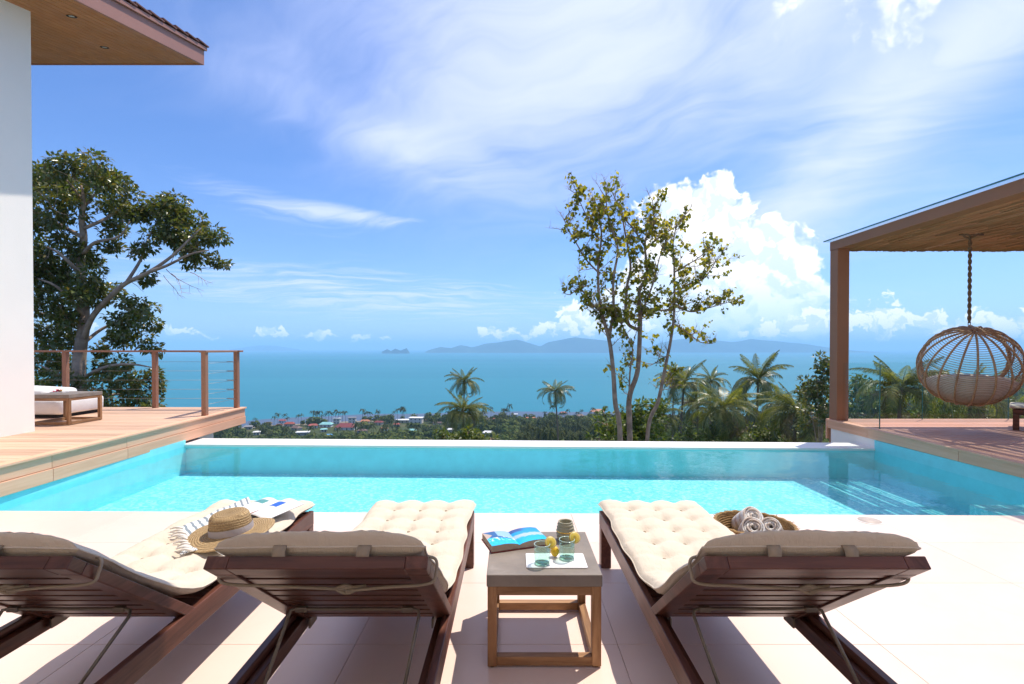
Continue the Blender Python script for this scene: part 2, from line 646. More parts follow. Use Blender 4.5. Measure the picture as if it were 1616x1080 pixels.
def m_pool():
    """turquoise tile with caustic sparkle painted in as pale cells"""
    m, q = new_mat('pool_caustic_tile')
    p = geo_pos(q)
    cell = q.voro(p, 30.0, 0, 0.5, 'F1', 1, 0.9)
    r, _, _ = q.sep(cell)
    big = q.noise(p, 5.0, 4, 0.6, 0.8)
    mid = q.noise(p, 19.0, 3, 0.6, 1.2)
    c = q.mix(q.ss(big, 0.3, 0.7), (0.17, 0.58, 0.65), (0.24, 0.65, 0.70))
    c = q.mix(q.mul(q.ss(r, 0.45, 1.0), 0.6), c, (0.62, 0.90, 0.92))  # pale cells painted for the caustic speckle
    c = q.mix(q.mul(q.ss(q.sub(1.0, r), 0.7, 1.0), 0.45), c, (0.20, 0.64, 0.76))
    c = q.mix(q.mul(q.ss(mid, 0.5, 0.72), 0.5), c, (0.60, 0.91, 0.92))
    return surf(m, q, bsdf(q, c, 0.35, 0.3))


M['pool'] = m_pool()


def water_normal(q):
    p = geo_pos(q)
    a = q.noise(q.vm('MULTIPLY', p, (1.0, 1.6, 1.0)), 3.2, 3, 0.5, 0.6)
    b = q.noise(p, 11.0, 2, 0.5, 0.4)
    return bump(q, q.add(a, q.mul(b, 0.22)), 0.012, 0.35)


M['water'] = mat_clear('pool_water', (0.80, 0.99, 0.99), 1.33, 0.0, water_normal, 0.6)
M['pane'] = mat_clear('balustrade_glass', (0.945, 0.98, 0.97), 1.45, 0.0, None, 0.8)
M['pane_edge'] = mat_plain('glass_edge', (0.05, 0.16, 0.14), 0.15, 0.5)
M['roof_glass'] = mat_clear('canopy_glass', (0.90, 0.97, 0.95), 1.45, 0.0, None, 0.9)

# ------------------------------------------------------------------ terrace
DECK_L, DECK_R = 0.29, 0.22          # deck heights
WATER = -0.07
NL, NR = (-4.70, 4.10), (5.05, 3.965)
FR, FL = (5.08, 6.86), (-4.78, 7.17)


def near_edge(x):
    return NL[1] + (NR[1] - NL[1]) * (x - NL[0]) / (NR[0] - NL[0])


terrace = MB().prism([(-7.5, -3), (7.5, -3), (7.5, 3.90), (-7.5, 3.90)], -0.30, -0.012).build('terrace', M['grout'])
tag(terrace, kind='structure')
jx = [-0.72 + 1.205 * k for k in range(-5, 7)]
jy = [2.24 + 0.59 * k for k in range(-6, 4)]
GAP = 0.0010
for i in range(len(jx) - 1):
    for j in range(len(jy)):
        y0, y1 = jy[j], jy[j] + 0.59
        if y0 < -0.6 or y0 > 3.9:
            continue
        x0, x1 = jx[i], jx[i + 1]
        if y1 > 3.9:
            pts = [(x0 + GAP, y0 + GAP), (x1 - GAP, y0 + GAP), (x1 - GAP, near_edge(x1)), (x0 + GAP, near_edge(x0))]
        else:
            pts = [(x0 + GAP, y0 + GAP), (x1 - GAP, y0 + GAP), (x1 - GAP, y1 - GAP), (x0 + GAP, y1 - GAP)]
        MB().prism(pts, -0.03, 0.0).build('tile', M['tile'], terrace, bevel=0.0012, seg=1)

# round skimmer lid set into the paving
M['lid'] = mat_plain('lid_plastic', (0.50, 0.42, 0.37), 0.5, 0.3)
lid = empty('skimmer_lid', PZ(1372, 822, 0.0), 0, 'round pale steel skimmer lid set in the paving by the pool edge', 'lid')
MB().lathe([(0.0, 0.003), (0.078, 0.003), (0.080, -0.004)], 40).build('cover', M['lid'], lid, True)
MB().lathe([(0.083, -0.004), (0.083, 0.0045), (0.094, 0.0035), (0.095, -0.004)], 40).build('ring', M['coping'], lid, True)

# ------------------------------------------------------------------ pool
FLOOR = -0.47
pool = MB().prism([NL, NR, FR, FL], FLOOR - 0.06, FLOOR).build('swimming_pool', M['pool'])
tag(pool, kind='structure')


def wall(name, a, b, off, z0, z1, mat, th=0.12):
    """upright slab from a to b, growing to the side off"""
    a, b = Vector((*a, 0)), Vector((*b, 0))
    o = Vector((*off, 0)) * th
    pts = [a, b, b + o, a + o]
    return MB().prism([(p.x, p.y) for p in pts], z0, z1).build(name, mat, pool)


M['pool_wall'] = mat_plain('pool_wall_lifted', (0.25, 0.72, 0.77), 0.5, 0.3, 0.06, 6.0, coord='World')  # paler than the floor tile to lift the shaded walls
wall('near_wall', NL, NR, (0, -1), FLOOR - 0.05, -0.031, M['pool'], 0.2)
wall('left_wall', NL, FL, (-1, 0), FLOOR - 0.05, 0.02, M['pool_wall'], 0.25)
wall('right_wall', NR, FR, (1, 0), FLOOR - 0.05, 0.075, M['pool_wall'], 0.25)
wall('far_wall', FL, FR, (0, 1), FLOOR - 0.05, -0.075, M['pool_wall'], 0.30)
wall('outer_wall', (FL[0], FL[1] + 0.31), (FR[0], FR[1] + 0.31), (0, 1), -2.5, -0.078, M['white_wall'], 0.08)
cop = MB().prism([(FL[0] - 0.24, FL[1] - 0.015), (FR[0] + 0.24, FR[1] - 0.025), (FR[0] + 0.24, FR[1] + 0.40), (FL[0] - 0.24, FL[1] + 0.47)], -0.074, -0.040)
cop.build('far_coping', M['coping'], pool, bevel=0.006)
# steps in the corner
MB().prism([(4.32, 3.98), (5.06, 3.975), (5.06, 4.62), (4.32, 4.62)], FLOOR, -0.115).build('step', M['pool'], pool, bevel=0.008)
MB().prism([(3.93, 3.985), (4.318, 3.98), (4.318, 4.40), (3.93, 4.40)], FLOOR, -0.20).build('step', M['pool'], pool, bevel=0.008)
wv = MB()
wv.add([(NL[0], NL[1], WATER), (NR[0], NR[1], WATER), (FR[0], FR[1], WATER), (FL[0], FL[1], WATER)], [(0, 1, 2, 3)])
tag(wv.build('pool_water', M['water']), kind='structure')

# ------------------------------------------------------------------ left deck
E0, E1 = (-4.68, 4.40), (-4.86, 8.93)      # pool-side edge


def edgeL(y):
    return E0[0] + (E1[0] - E0[0]) * (y - E0[1]) / (E1[1] - E0[1])


deckL = empty('left_deck', (-6, 6, 0))
tag(deckL, kind='structure')


def local(mb, root):
    o = root.location
    mb.v = [(x - o[0], y - o[1], z - o[2]) for x, y, z in mb.v]
    return mb


BW = 0.139
y = 8.93
k = 0
while y > 2.4:
    y0 = y - BW + 0.009
    b = MB().prism([(-11.0, y0), (edgeL(y0) - 0.10, y0), (edgeL(y) - 0.10, y), (-11.0, y)], DECK_L - 0.024, DECK_L)
    local(b, deckL).build('deck_board', M['deck'], deckL, bevel=0.003, seg=1)
    y -= BW
b = MB()
for (y0, y1) in ((6.62, 8.95), (4.2, 6.617), (2.0, 4.197)):
    bb = MB().prism([(edgeL(y0) - 0.094, y0), (edgeL(y0) + 0.014, y0), (edgeL(y1) + 0.014, y1), (edgeL(y1) - 0.094, y1)], DECK_L - 0.024, DECK_L + 0.002)
    local(bb, deckL).build('edge_board', M['fascia'], deckL, bevel=0.003)
for (za, zb, off) in ((0.133, 0.262, -0.012), (-0.004, 0.128, 0.0)):
    for (y0, y1) in ((6.05, 8.94), (5.02, 6.046), (2.0, 5.016)):
        bb = MB().prism([(edgeL(y0) - 0.03 + off, y0), (edgeL(y0) + off, y0), (edgeL(y1) + off, y1), (edgeL(y1) - 0.03 + off, y1)], za, zb)
        local(bb, deckL).build('fascia_board', M['fascia'], deckL, bevel=0.003)
bb = MB().box(-11, -4.90, 8.945, 8.975, 0.0, DECK_L - 0.03)
local(bb, deckL).build('fascia_board', M['fascia'], deckL, bevel=0.003)
bb = MB().box(-11, -4.95, 2.2, 8.90, 0.02, DECK_L - 0.045)
local(bb, deckL).build('joists', M['dark_gap'], deckL)
bb = MB().box(-11, -5.06, 2.2, 8.3, -3.0, 0.019)
local(bb, deckL).build('base_wall', M['white_wall'], deckL)

# railing with stretched cables
rail = empty('cable_railing', (-5.0, 8.8, DECK_L), 0, 'brown painted railing with steel cables along the left deck', 'railing')
RT = 1.325
yb, xs, ye = 8.82, -4.955, 7.80


def rp(mb): return local(mb, rail)


for (x, yy) in ((-8.03, yb), (-6.42, yb), (-4.955, yb), (-4.89, ye), (-9.64, yb)):
    rp(MB().box(x - 0.036, x + 0.036, yy - 0.036, yy + 0.036, DECK_L, RT - 0.032)).build('post', M['rail_paint'], rail, bevel=0.003)
rp(MB().box(-10.6, -4.86, yb - 0.055, yb + 0.055, RT - 0.032, RT)).build('handrail', M['rail_paint'], rail, bevel=0.004)
rp(MB().bar((-4.955, yb - 0.057, RT - 0.016), (-4.89, ye - 0.05, RT - 0.016), 0.11, 0.032)).build('handrail', M['rail_paint'], rail, bevel=0.004)
for i in range(5):
    z = DECK_L + 0.17 + i * 0.165
    rp(MB().tube([(-10.6, yb, z), (-4.955, yb, z)], 0.0028, 6)).build('cable', M['steel'], rail, True)
    rp(MB().tube([(-4.955, yb, z), (-4.89, ye, z)], 0.0028, 6)).build('cable', M['steel'], rail, True)
    rp(MB().tube([(-5.14, yb, z), (-5.12, yb, z), (-5.03, yb, z), (-5.0, yb, z)], [0.003, 0.008, 0.008, 0.004], 8)).build('turnbuckle', M['steel'], rail, True)
    rp(MB().tube([(-4.93, yb - 0.2, z), (-4.93, yb - 0.18, z), (-4.945, yb - 0.09, z), (-4.95, yb - 0.05, z)], [0.003, 0.007, 0.007, 0.004], 8)).build('turnbuckle', M['steel'], rail, True)

# ------------------------------------------------------------------ house on the left
house = empty('house', (-7, 4, DECK_L), 0, 'white rendered house wall with a brown overhanging eave beside the left deck', 'house')
SL = 0.258                                  # the roof rises away from the terrace
WX, WE = -6.16, 6.32


def soffit_z(yy):
    return 5.67 + SL * (yy - WE)


def hp(mb): return local(mb, house)


w = MB()
y0 = -1.0
w.add([(-10.5, y0, DECK_L - 0.3), (WX, y0, DECK_L - 0.3), (WX, WE, DECK_L - 0.3), (-10.5, WE, DECK_L - 0.3),
       (-10.5, y0, soffit_z(y0) + 0.02), (WX, y0, soffit_z(y0) + 0.02), (WX, WE, soffit_z(WE) + 0.02), (-10.5, WE, soffit_z(WE) + 0.02)],
      [(0, 3, 2, 1), (4, 5, 6, 7), (0, 1, 5, 4), (1, 2, 6, 5), (2, 3, 7, 6), (3, 0, 4, 7)])
hp(w).build('wall', M['white_wall'], house)
RX, RE = -5.27, 8.45                         # verge and far end of the roof


def slope_box(x0, x1, ya, yb_, za, zb):
    """slab lying in the roof's slope: za and zb are heights above the soffit plane"""
    vs = [(x, yy, soffit_z(yy) + dz_) for dz_ in (za, zb) for yy in (ya, yb_) for x in (x0, x1)]
    return MB().add(vs, [(0, 2, 3, 1), (4, 5, 7, 6), (0, 1, 5, 4), (2, 6, 7, 3), (0, 4, 6, 2), (1, 3, 7, 5)])


roof = hp(slope_box(-10.5, RX - 0.04, -1.0, RE - 0.04, 0.022, 0.26)).build('roof', M['roof_trim'], house)
x = RX - 0.042
while x > -10.4:
    hp(slope_box(x - 0.092, x - 0.003, -1.0, RE - 0.042, 0.0, 0.02)).build('soffit_board', M['soffit'], roof, bevel=0.002, seg=1)
    x -= 0.095
hp(slope_box(RX - 0.035, RX, -1.0, RE, -0.012, 0.235)).build('verge_board', M['roof_trim'], roof, bevel=0.004)
hp(slope_box(-10.5, RX - 0.037, RE - 0.036, RE, -0.012, 0.235)).build('fascia', M['roof_trim'], roof, bevel=0.004)
hp(slope_box(RX - 0.03, RX + 0.035, -1.0, RE + 0.03, 0.2365, 0.30)).build('verge_trim', M['roof_trim'], roof, bevel=0.004)
yy = RE + 0.05
while yy > 1.5:                               # tile courses, each lapping the one below it
    ya = yy - 0.30
    vs = []
    for dz_, dzb in ((0.302, 0.345), (0.318, 0.362)):
        pass
    t = MB()
    c = [(x_, y_, soffit_z(y_) + d_) for (y_, d_) in ((ya, 0.345), (ya, 0.365), (yy, 0.305), (yy, 0.325)) for x_ in (-10.4, RX + 0.055)]
    t.add(c, [(0, 1, 5, 4), (2, 6, 7, 3), (0, 2, 3, 1), (4, 5, 7, 6), (0, 4, 6, 2), (1, 3, 7, 5)])
    hp(t).build('tile_course', M['roof_tile'], roof)
    yy -= 0.27
M['lamp_lens'] = mat_plain('lamp_lens', (0.5, 0.48, 0.44), 0.2, 0.5)
for (px, py) in ((113, 26), (165, 75)):
    # where the sight line meets the soffit
    o_, d_ = Vector((0, 0, EYE)), P(px, py, 1.0) - Vector((0, 0, EYE))
    t_ = (soffit_z(0) - EYE) / (d_.z - SL * d_.y)
    c = o_ + d_ * t_
    lm = link_mesh('downlight', MB().lathe([(0.033, -0.001), (0.05, -0.006), (0.056, -0.004), (0.058, 0.0)], 24).mesh('downlight', M['black'], True), roof, c - house.location, (math.atan(SL), 0, 0))
    MB().lathe([(0.0, -0.002), (0.032, -0.003), (0.033, 0.0)], 24).build('lens', M['lamp_lens'], lm, True)

# unseen glazed front of the house, added with its canopy to shape the light
M['fill_cream'] = mat_plain('cream_fill_render', (0.80, 0.66, 0.52), 0.7, 0.2)  # warm pale tone meant to bounce fill onto the lounger backs

M['dark_glass'] = mat_clear('door_glass', (0.93, 0.95, 0.94), 1.45)
FY = -1.75
hp(MB().box(-6.15, 6.4, FY - 0.25, FY - 0.02, 2.62, 6.2)).build('front_wall', M['fill_cream'], house)
cn = hp(MB().box(-5.2, 6.4, 1.0, 3.32, 5.522, 5.70)).build('shade_canopy', M['roof_trim'], house)  # unseen canopy, high and narrow to shade the lounger backs yet admit fill
for x in (-5.0, -1.2, 2.6, 6.2):
    hp(MB().box(x - 0.08, x + 0.08, FY - 0.02, 0.998, 5.53, 5.69)).build('canopy_beam', M['roof_trim'], cn)
for k in range(17):
    hp(MB().box(-5.2, 6.4, 1.012 + k * 0.135, 1.142 + k * 0.135, 5.5, 5.52)).build('soffit_board', M['fill_cream'], cn)
hp(MB().box(-6.15, 6.4, FY - 0.40, FY - 0.19, -0.02, 2.615)).build('curtain', M['fill_cream'], house)
for k in range(5):
    x0 = -6.1 + k * 2.5
    dr = hp(MB().box(x0 + 0.05, x0 + 2.44, FY - 0.16, FY - 0.12, 0.05, 2.56)).build('sliding_door', M['dark_glass'], house)
    for (a, b, c, d) in ((x0, x0 + 0.048, 0.0, 2.6), (x0 + 2.442, x0 + 2.49, 0.0, 2.6), (x0 + 0.05, x0 + 2.44, 2.562, 2.6), (x0 + 0.05, x0 + 2.44, 0.0, 0.048)):
        hp(MB().box(a, b, FY - 0.18, FY - 0.10, c, d)).build('door_frame', M['beam_paint'], dr)

# ------------------------------------------------------------------ right deck
deckR = empty('right_deck', (7, 6, 0))
tag(deckR, kind='structure')
RX0, RYE = 5.045, 7.93


def edgeR(y):
    return RX0 + 0.02 * (y - 4.8)


y = RYE
while y > 2.4:
    y0 = y - BW + 0.006
    b = MB().prism([(edgeR(y0) + 0.10, y0), (10.5, y0), (10.5, y), (edgeR(y) + 0.10, y)], DECK_R - 0.024, DECK_R)
    local(b, deckR).build('deck_board', M['deck_shaded'], deckR, bevel=0.003, seg=1)
    y -= BW
for (y0, y1) in ((5.98, 7.95), (3.4, 5.977), (1.8, 3.397)):
    bb = MB().prism([(edgeR(y0) - 0.012, y0), (edgeR(y0) + 0.094, y0), (edgeR(y1) + 0.094, y1), (edgeR(y1) - 0.012, y1)], DECK_R - 0.026, DECK_R + 0.002)
    local(bb, deckR).build('edge_board', M['fascia'], deckR, bevel=0.003)
for (y0, y1) in ((7.02, 7.955), (5.55, 7.016), (1.8, 5.546)):
    bb = MB().prism([(edgeR(y0), y0), (edgeR(y0) + 0.03, y0), (edgeR(y1) + 0.03, y1), (edgeR(y1), y1)], 0.078, DECK_R - 0.028)
    local(bb, deckR).build('fascia_board', M['fascia'], deckR, bevel=0.003)
local(MB().box(5.20, 10.5, 2.0, 7.9, -0.05, DECK_R - 0.04), deckR).build('joists', M['dark_gap'], deckR)
local(MB().box(5.10, 10.5, 7.935, 7.965, -0.1, DECK_R - 0.004), deckR).build('fascia_board', M['fascia'], deckR, bevel=0.003)
local(MB().prism([(5.10, 6.87), (5.4, 6.87), (5.4, 7.86), (5.12, 7.86)], -1.5, 0.076), deckR).build('base_wall', M['white_wall'], deckR)
local(MB().box(5.085, 5.115, 7.30, 7.95, -0.45, 0.0765), deckR).build('skirt_board', M['fascia'], deckR, bevel=0.003) if False else None

# ------------------------------------------------------------------ pergola
perg = empty('pergola', (5.2, 7.8, 0), 0, 'brown pergola with glass top and reed ceiling over the right deck', 'pergola')


def pp(mb): return local(mb, perg)


PX0, PX1, PY0, PY1 = 5.125, 9.7, 3.0, 7.915
for (x, yy, zb) in ((PX0, PY1 - 0.185, -0.45), (PX1 - 0.185, PY1 - 0.185, DECK_R), (PX0, PY0, DECK_R), (PX1 - 0.185, PY0, DECK_R)):
    pp(MB().box(x, x + 0.185, yy, yy + 0.185, zb, 2.925)).build('post', M['beam_paint'], perg, bevel=0.004)
ZB0, ZB1 = 2.927, 3.068
pp(MB().box(PX0 - 0.004, PX0 + 0.185, PY0, PY1 + 0.004, ZB0, ZB1)).build('beam', M['beam_paint'], perg, bevel=0.004)
pp(MB().box(PX1 - 0.185, PX1, PY0, PY1 + 0.004, ZB0, ZB1)).build('beam', M['beam_paint'], perg, bevel=0.004)
pp(MB().box(PX0 + 0.187, PX1 - 0.187, PY1 - 0.12, PY1, ZB0 + 0.03, ZB1)).build('beam', M['beam_paint'], perg, bevel=0.004)
pp(MB().box(PX0 + 0.187, PX1 - 0.187, PY0, PY0 + 0.12, ZB0 + 0.03, ZB1)).build('beam', M['beam_paint'], perg, bevel=0.004)
for yy in (4.2, 5.4, 6.65):
    pp(MB().box(PX0 + 0.187, PX1 - 0.187, yy - 0.04, yy + 0.04, ZB0 + 0.045, ZB1 - 0.005)).build('rafter', M['beam_paint'], perg, bevel=0.004)
gl = pp(MB().box(PX0 - 0.07, PX1 + 0.07, PY0 - 0.05, PY1 + 0.06, ZB1 + 0.012, ZB1 + 0.030)).build('glass_top', M['roof_glass'], perg)
pp(MB().box(PX0 - 0.074, PX0 - 0.0705, PY0 - 0.05, PY1 + 0.06, ZB1 + 0.012, ZB1 + 0.030)).build('glass_rim', M['pane_edge'], gl)
# reed ceiling: canes laid along the beams with uneven gaps
M['reed'] = mat_wood('reed', (0.36, 0.165, 0.078), (0.56, 0.28, 0.14), (14, 0.5, 14), 3.0, 0.65, 0.2)
rnd = random.Random(3)
reed = MB()
x = PX0 + 0.19
while x < PX1 - 0.19:
    wd_ = rnd.uniform(0.020, 0.036)
    yk = PY0 + 0.02
    while yk < PY1 - 0.02:
        ln = rnd.uniform(1.0, 2.4)
        y2 = min(PY1 - 0.005, yk + ln)
        sag = lambda t: ZB0 + 0.004 + 0.008 * math.sin(t * 4.6 + 0.7) * math.sin(x * 5.0 + 1.0) + rnd.uniform(-0.004, 0.004)
        m3 = (yk + y2) / 2
        reed.tube([(x + wd_ / 2, yk, sag(yk)), (x + wd_ / 2 + rnd.uniform(-0.006, 0.006), m3, sag(m3)), (x + wd_ / 2, y2, sag(y2))], wd_ * 0.52, 5)
        yk = y2 + (rnd.uniform(0.05, 0.3) if rnd.random() < 0.16 else 0.004)
    x += wd_ + (rnd.uniform(0.013, 0.032) if rnd.random() < 0.42 else rnd.uniform(-0.003, 0.004))
ro = pp(reed).build('reed_ceiling', M['reed'], perg, True)
tag(ro, kind='stuff')

# frameless glass balustrade on the right deck
bal = empty('glass_balustrade', (6.5, 7.85, DECK_R), 0, 'frameless clear glass balustrade along the right deck edge', 'balustrade')


def bp(mb): return local(mb, bal)


def pane(x0, x1, y0, y1, edges):
    o = bp(MB().box(x0, x1, y0, y1, DECK_R - 0.01, 1.135)).build('glass_panel', M['pane'], bal)
    for (a, b, c, d) in edges:
        bp(MB().box(a, b, c, d, DECK_R - 0.005, 1.134)).build('polished_edge', M['pane_edge'], o)


pane(5.195, 5.207, 6.93, 7.70, [(5.194, 5.208, 6.925, 6.9298)])
xx = 5.34
for x1 in (6.60, 7.98, 9.36, 10.4):
    pane(xx, x1 - 0.012, 7.862, 7.874, [(x1 - 0.0115, x1 - 0.0065, 7.8615, 7.8745)])
    xx = x1

# ------------------------------------------------------------------ fabrics and small materials
def m_fabric(name, col, weave=900.0, var=0.05):
    m, q = new_mat(name)
    co = coords(q)
    n = q.noise(co, 7.0, 5, 0.6)
    wv_ = q.noise(co, weave, 2, 0.5)
    cr = q.noise(q.vm('MULTIPLY', co, (2.0, 1.0, 1.0)), 24.0, 4, 0.6, 1.0)
    c = q.mix(q.ss(n, 0.25, 0.75), tuple(x * (1 - var) for x in col), tuple(min(1, x * (1 + var)) for x in col))
    c = q.mix(q.mul(wv_, 0.16), c, tuple(x * 0.6 for x in col))
    b = bsdf(q, c, 0.85, 0.15, bump(q, q.add(q.mul(wv_, 0.12), q.mul(cr, 1.0)), 0.0035))
    return surf(m, q, b)


M['canvas'] = m_fabric('cushion_canvas', (0.66, 0.575, 0.465))
M['canvas_tape'] = m_fabric('cushion_tape', (0.36, 0.295, 0.22))
M['white_cloth'] = m_fabric('white_cloth', (0.78, 0.77, 0.75))
M['concrete'] = mat_plain('concrete_top', (0.225, 0.190, 0.160), 0.55, 0.35, 0.16, 7.0, 0.0012, 45, stain=((0.34, 0.30, 0.265), 9.0, 0.55))

# ------------------------------------------------------------------ sun lounger
LW = 0.632            # width
PIV = (1.93 - 2.05, 0.312)     # pivot of the backrest (local y, z)
TOP = (1.38 - 2.05, 0.755)     # its top edge
FOOT = 3.085 - 2.05
BL = math.hypot(TOP[0] - PIV[0], TOP[1] - PIV[1])
BD = ((TOP[0] - PIV[0]) / BL, (TOP[1] - PIV[1]) / BL)     # up the backrest
BN = (BD[1], -BD[0])                                      # its upper side
RAIL = 0.337


def bk(s, n, x):
    """point on the backrest: s up from the pivot, n off its mid-plane, x across"""
    return Vector((x, PIV[0] + BD[0] * s + BN[0] * n, PIV[1] + BD[1] * s + BN[1] * n))


def cushion_mesh(seed=0):
    rr = random.Random(seed)
    # path of the mid-surface along the lounger: flat seat, bend, up the back
    raw = [(FOOT + 0.03, RAIL + 0.030)]
    raw += [(FOOT - 0.06 - 0.05 * i, RAIL + 0.034) for i in range(21)]
    ymin = PIV[0] + 0.105
    raw = [p for p in raw if p[0] > ymin]
    a0, a1 = bk(0.13, 0.050, 0), bk(BL + 0.0, 0.042, 0)
    n_b = 16
    back = [(a0.y + (a1.y - a0.y) * i / n_b, a0.z + (a1.z - a0.z) * i / n_b) for i in range(n_b + 1)]
    pts = raw + [(PIV[0] + 0.055, RAIL + 0.040)] + back
    for _ in range(3):
        pts = [pts[0]] + [((pts[i - 1][0] + 2 * pts[i][0] + pts[i + 1][0]) / 4, (pts[i - 1][1] + 2 * pts[i][1] + pts[i + 1][1]) / 4) for i in range(1, len(pts) - 1)] + [pts[-1]]
    # resample evenly
    acc = [0.0]
    for i in range(1, len(pts)):
        acc.append(acc[-1] + math.dist(pts[i], pts[i - 1]))
    L = acc[-1]
    NS, NU = 150, 50

    def at(s):
        i = max(0, min(len(acc) - 2, next((k for k in range(len(acc) - 1) if acc[k + 1] >= s), len(acc) - 2)))
        t = (s - acc[i]) / (acc[i + 1] - acc[i])
        return pts[i][0] + (pts[i + 1][0] - pts[i][0]) * t, pts[i][1] + (pts[i + 1][1] - pts[i][1]) * t

    sv = [0.02 * (1 - math.cos(math.pi / 2 * k / 6)) for k in range(6)]
    sv += [0.02 + (L - 0.04) * k / 138 for k in range(139)]
    sv += [L - 0.02 * (1 - math.sin(math.pi / 2 * k / 6)) for k in range(1, 7)]
    NS = len(sv) - 1
    ctr = [at(s_) for s_ in sv]
    nrm = []
    for i in range(NS + 1):
        a, b = ctr[max(0, i - 1)], ctr[min(NS, i + 1)]
        ty, tz = b[0] - a[0], b[1] - a[1]
        l = math.hypot(ty, tz)
        nrm.append((tz / l * -1 if False else -tz / l * -1, 0))
        nrm[-1] = (tz / l, -ty / l)
    rows_t = 11                      # button rows along the length
    pitch = L / rows_t
    HW = LW / 2 - 0.006
    top, bot, seam = [], [], []
    for i in range(NS + 1):
        s = sv[i]
        q0, q1 = min(1.0, s / 0.02), min(1.0, (L - s) / 0.014)
        es = min((1 - (1 - q0) ** 2) ** 0.5, (1 - (1 - q1) ** 2) ** 0.5)
        skew = 1.35 * max(0.0, 1 - (L - s) / 0.13) ** 1.2
        on_back = max(0.0, min(1.0, (s - (L - 0.62)) / 0.15))
        T = 0.062 + 0.002 * on_back
        wob = 0.007 * math.sin(s * 9.0 + seed) + 0.004 * math.sin(s * 23 + seed * 2)
        rt, rb = [], []
        for j in range(NU + 1):
            u = 2 * j / NU - 1
            eu = max(0.0, 1 - abs(u) ** 9) ** 0.5
            e = min(es, eu)
            a = s / pitch
            b = (u + 1) * 2.0                # four panels across, three button columns
            da = abs(a - round(a)) * pitch
            db = abs(b - round(b)) * (LW / 4)
            inner = 1.0 if 0 < round(b) < 4 else 0.0
            r2 = da * da + db * db
            dip = 0.50 * math.exp(-r2 / (0.034 ** 2)) * inner + 0.22 * math.exp(-r2 / (0.08 ** 2)) * inner
            crease = 0.20 * math.exp(-da * da / (0.018 ** 2)) * (1 if 0 < round(a) < rows_t else 0) + 0.16 * math.exp(-db * db / (0.018 ** 2)) * inner
            near_end = max(0.0, min(1.0, (L - s - 0.10) / 0.10))
            puff = max(0.12, 1 - (dip + crease) * near_end)
            wr = 0.06 * math.sin(24 * math.atan2(da, db + 1e-4)) * math.exp(-r2 / (0.06 ** 2)) * inner
            nz = mnoise.noise(Vector((u * 3.0 + seed, s * 6.0, seed * 1.7))) * 0.10 + mnoise.noise(Vector((u * 9, s * 16, seed))) * 0.05
            edge_pull = 1 - 0.10 * (0.5 + 0.5 * math.sin(s * 2 * math.pi / 0.052 + seed)) * (abs(u) ** 12)
            h = T * 0.5 * e * edge_pull * (1 - 0.42 * on_back * abs(u) ** 3.0)
            x = u * HW * (1 + 0.012 * math.sin(s * 13 + seed) * abs(u)) + wob * abs(u) * u
            mid = 0.003 * math.sin(s * 17 + u * 2 + seed) * abs(u)
            ny, nz_ = nrm[i]
            ht = h * (puff + wr + nz) * 1.12 + mid
            hb = -h * (0.9 + 0.3 * nz) + mid
            rt.append((x, ctr[i][0] + ny * ht + BD[0] * skew * ht, ctr[i][1] + nz_ * ht + BD[1] * skew * ht))
            rb.append((x, ctr[i][0] + ny * hb + BD[0] * skew * hb, ctr[i][1] + nz_ * hb + BD[1] * skew * hb))
        top.append(rt)
        bot.append(rb)
    m = MB()
    m.grid(top)
    m.grid([list(reversed(r)) for r in bot])
    ring = [top[i][0] for i in range(NS + 1)] + [top[NS][j] for j in range(1, NU + 1)] + [top[i][NU] for i in range(NS - 1, -1, -1)] + [top[0][j] for j in range(NU - 1, 0, -1)]
    pipe = MB().tube(ring, 0.0032, 6, closed=True)
    end = dict(y=ctr[NS][0], z=ctr[NS][1], n=nrm[NS])
    return m, pipe, end, ctr, nrm, L, sv


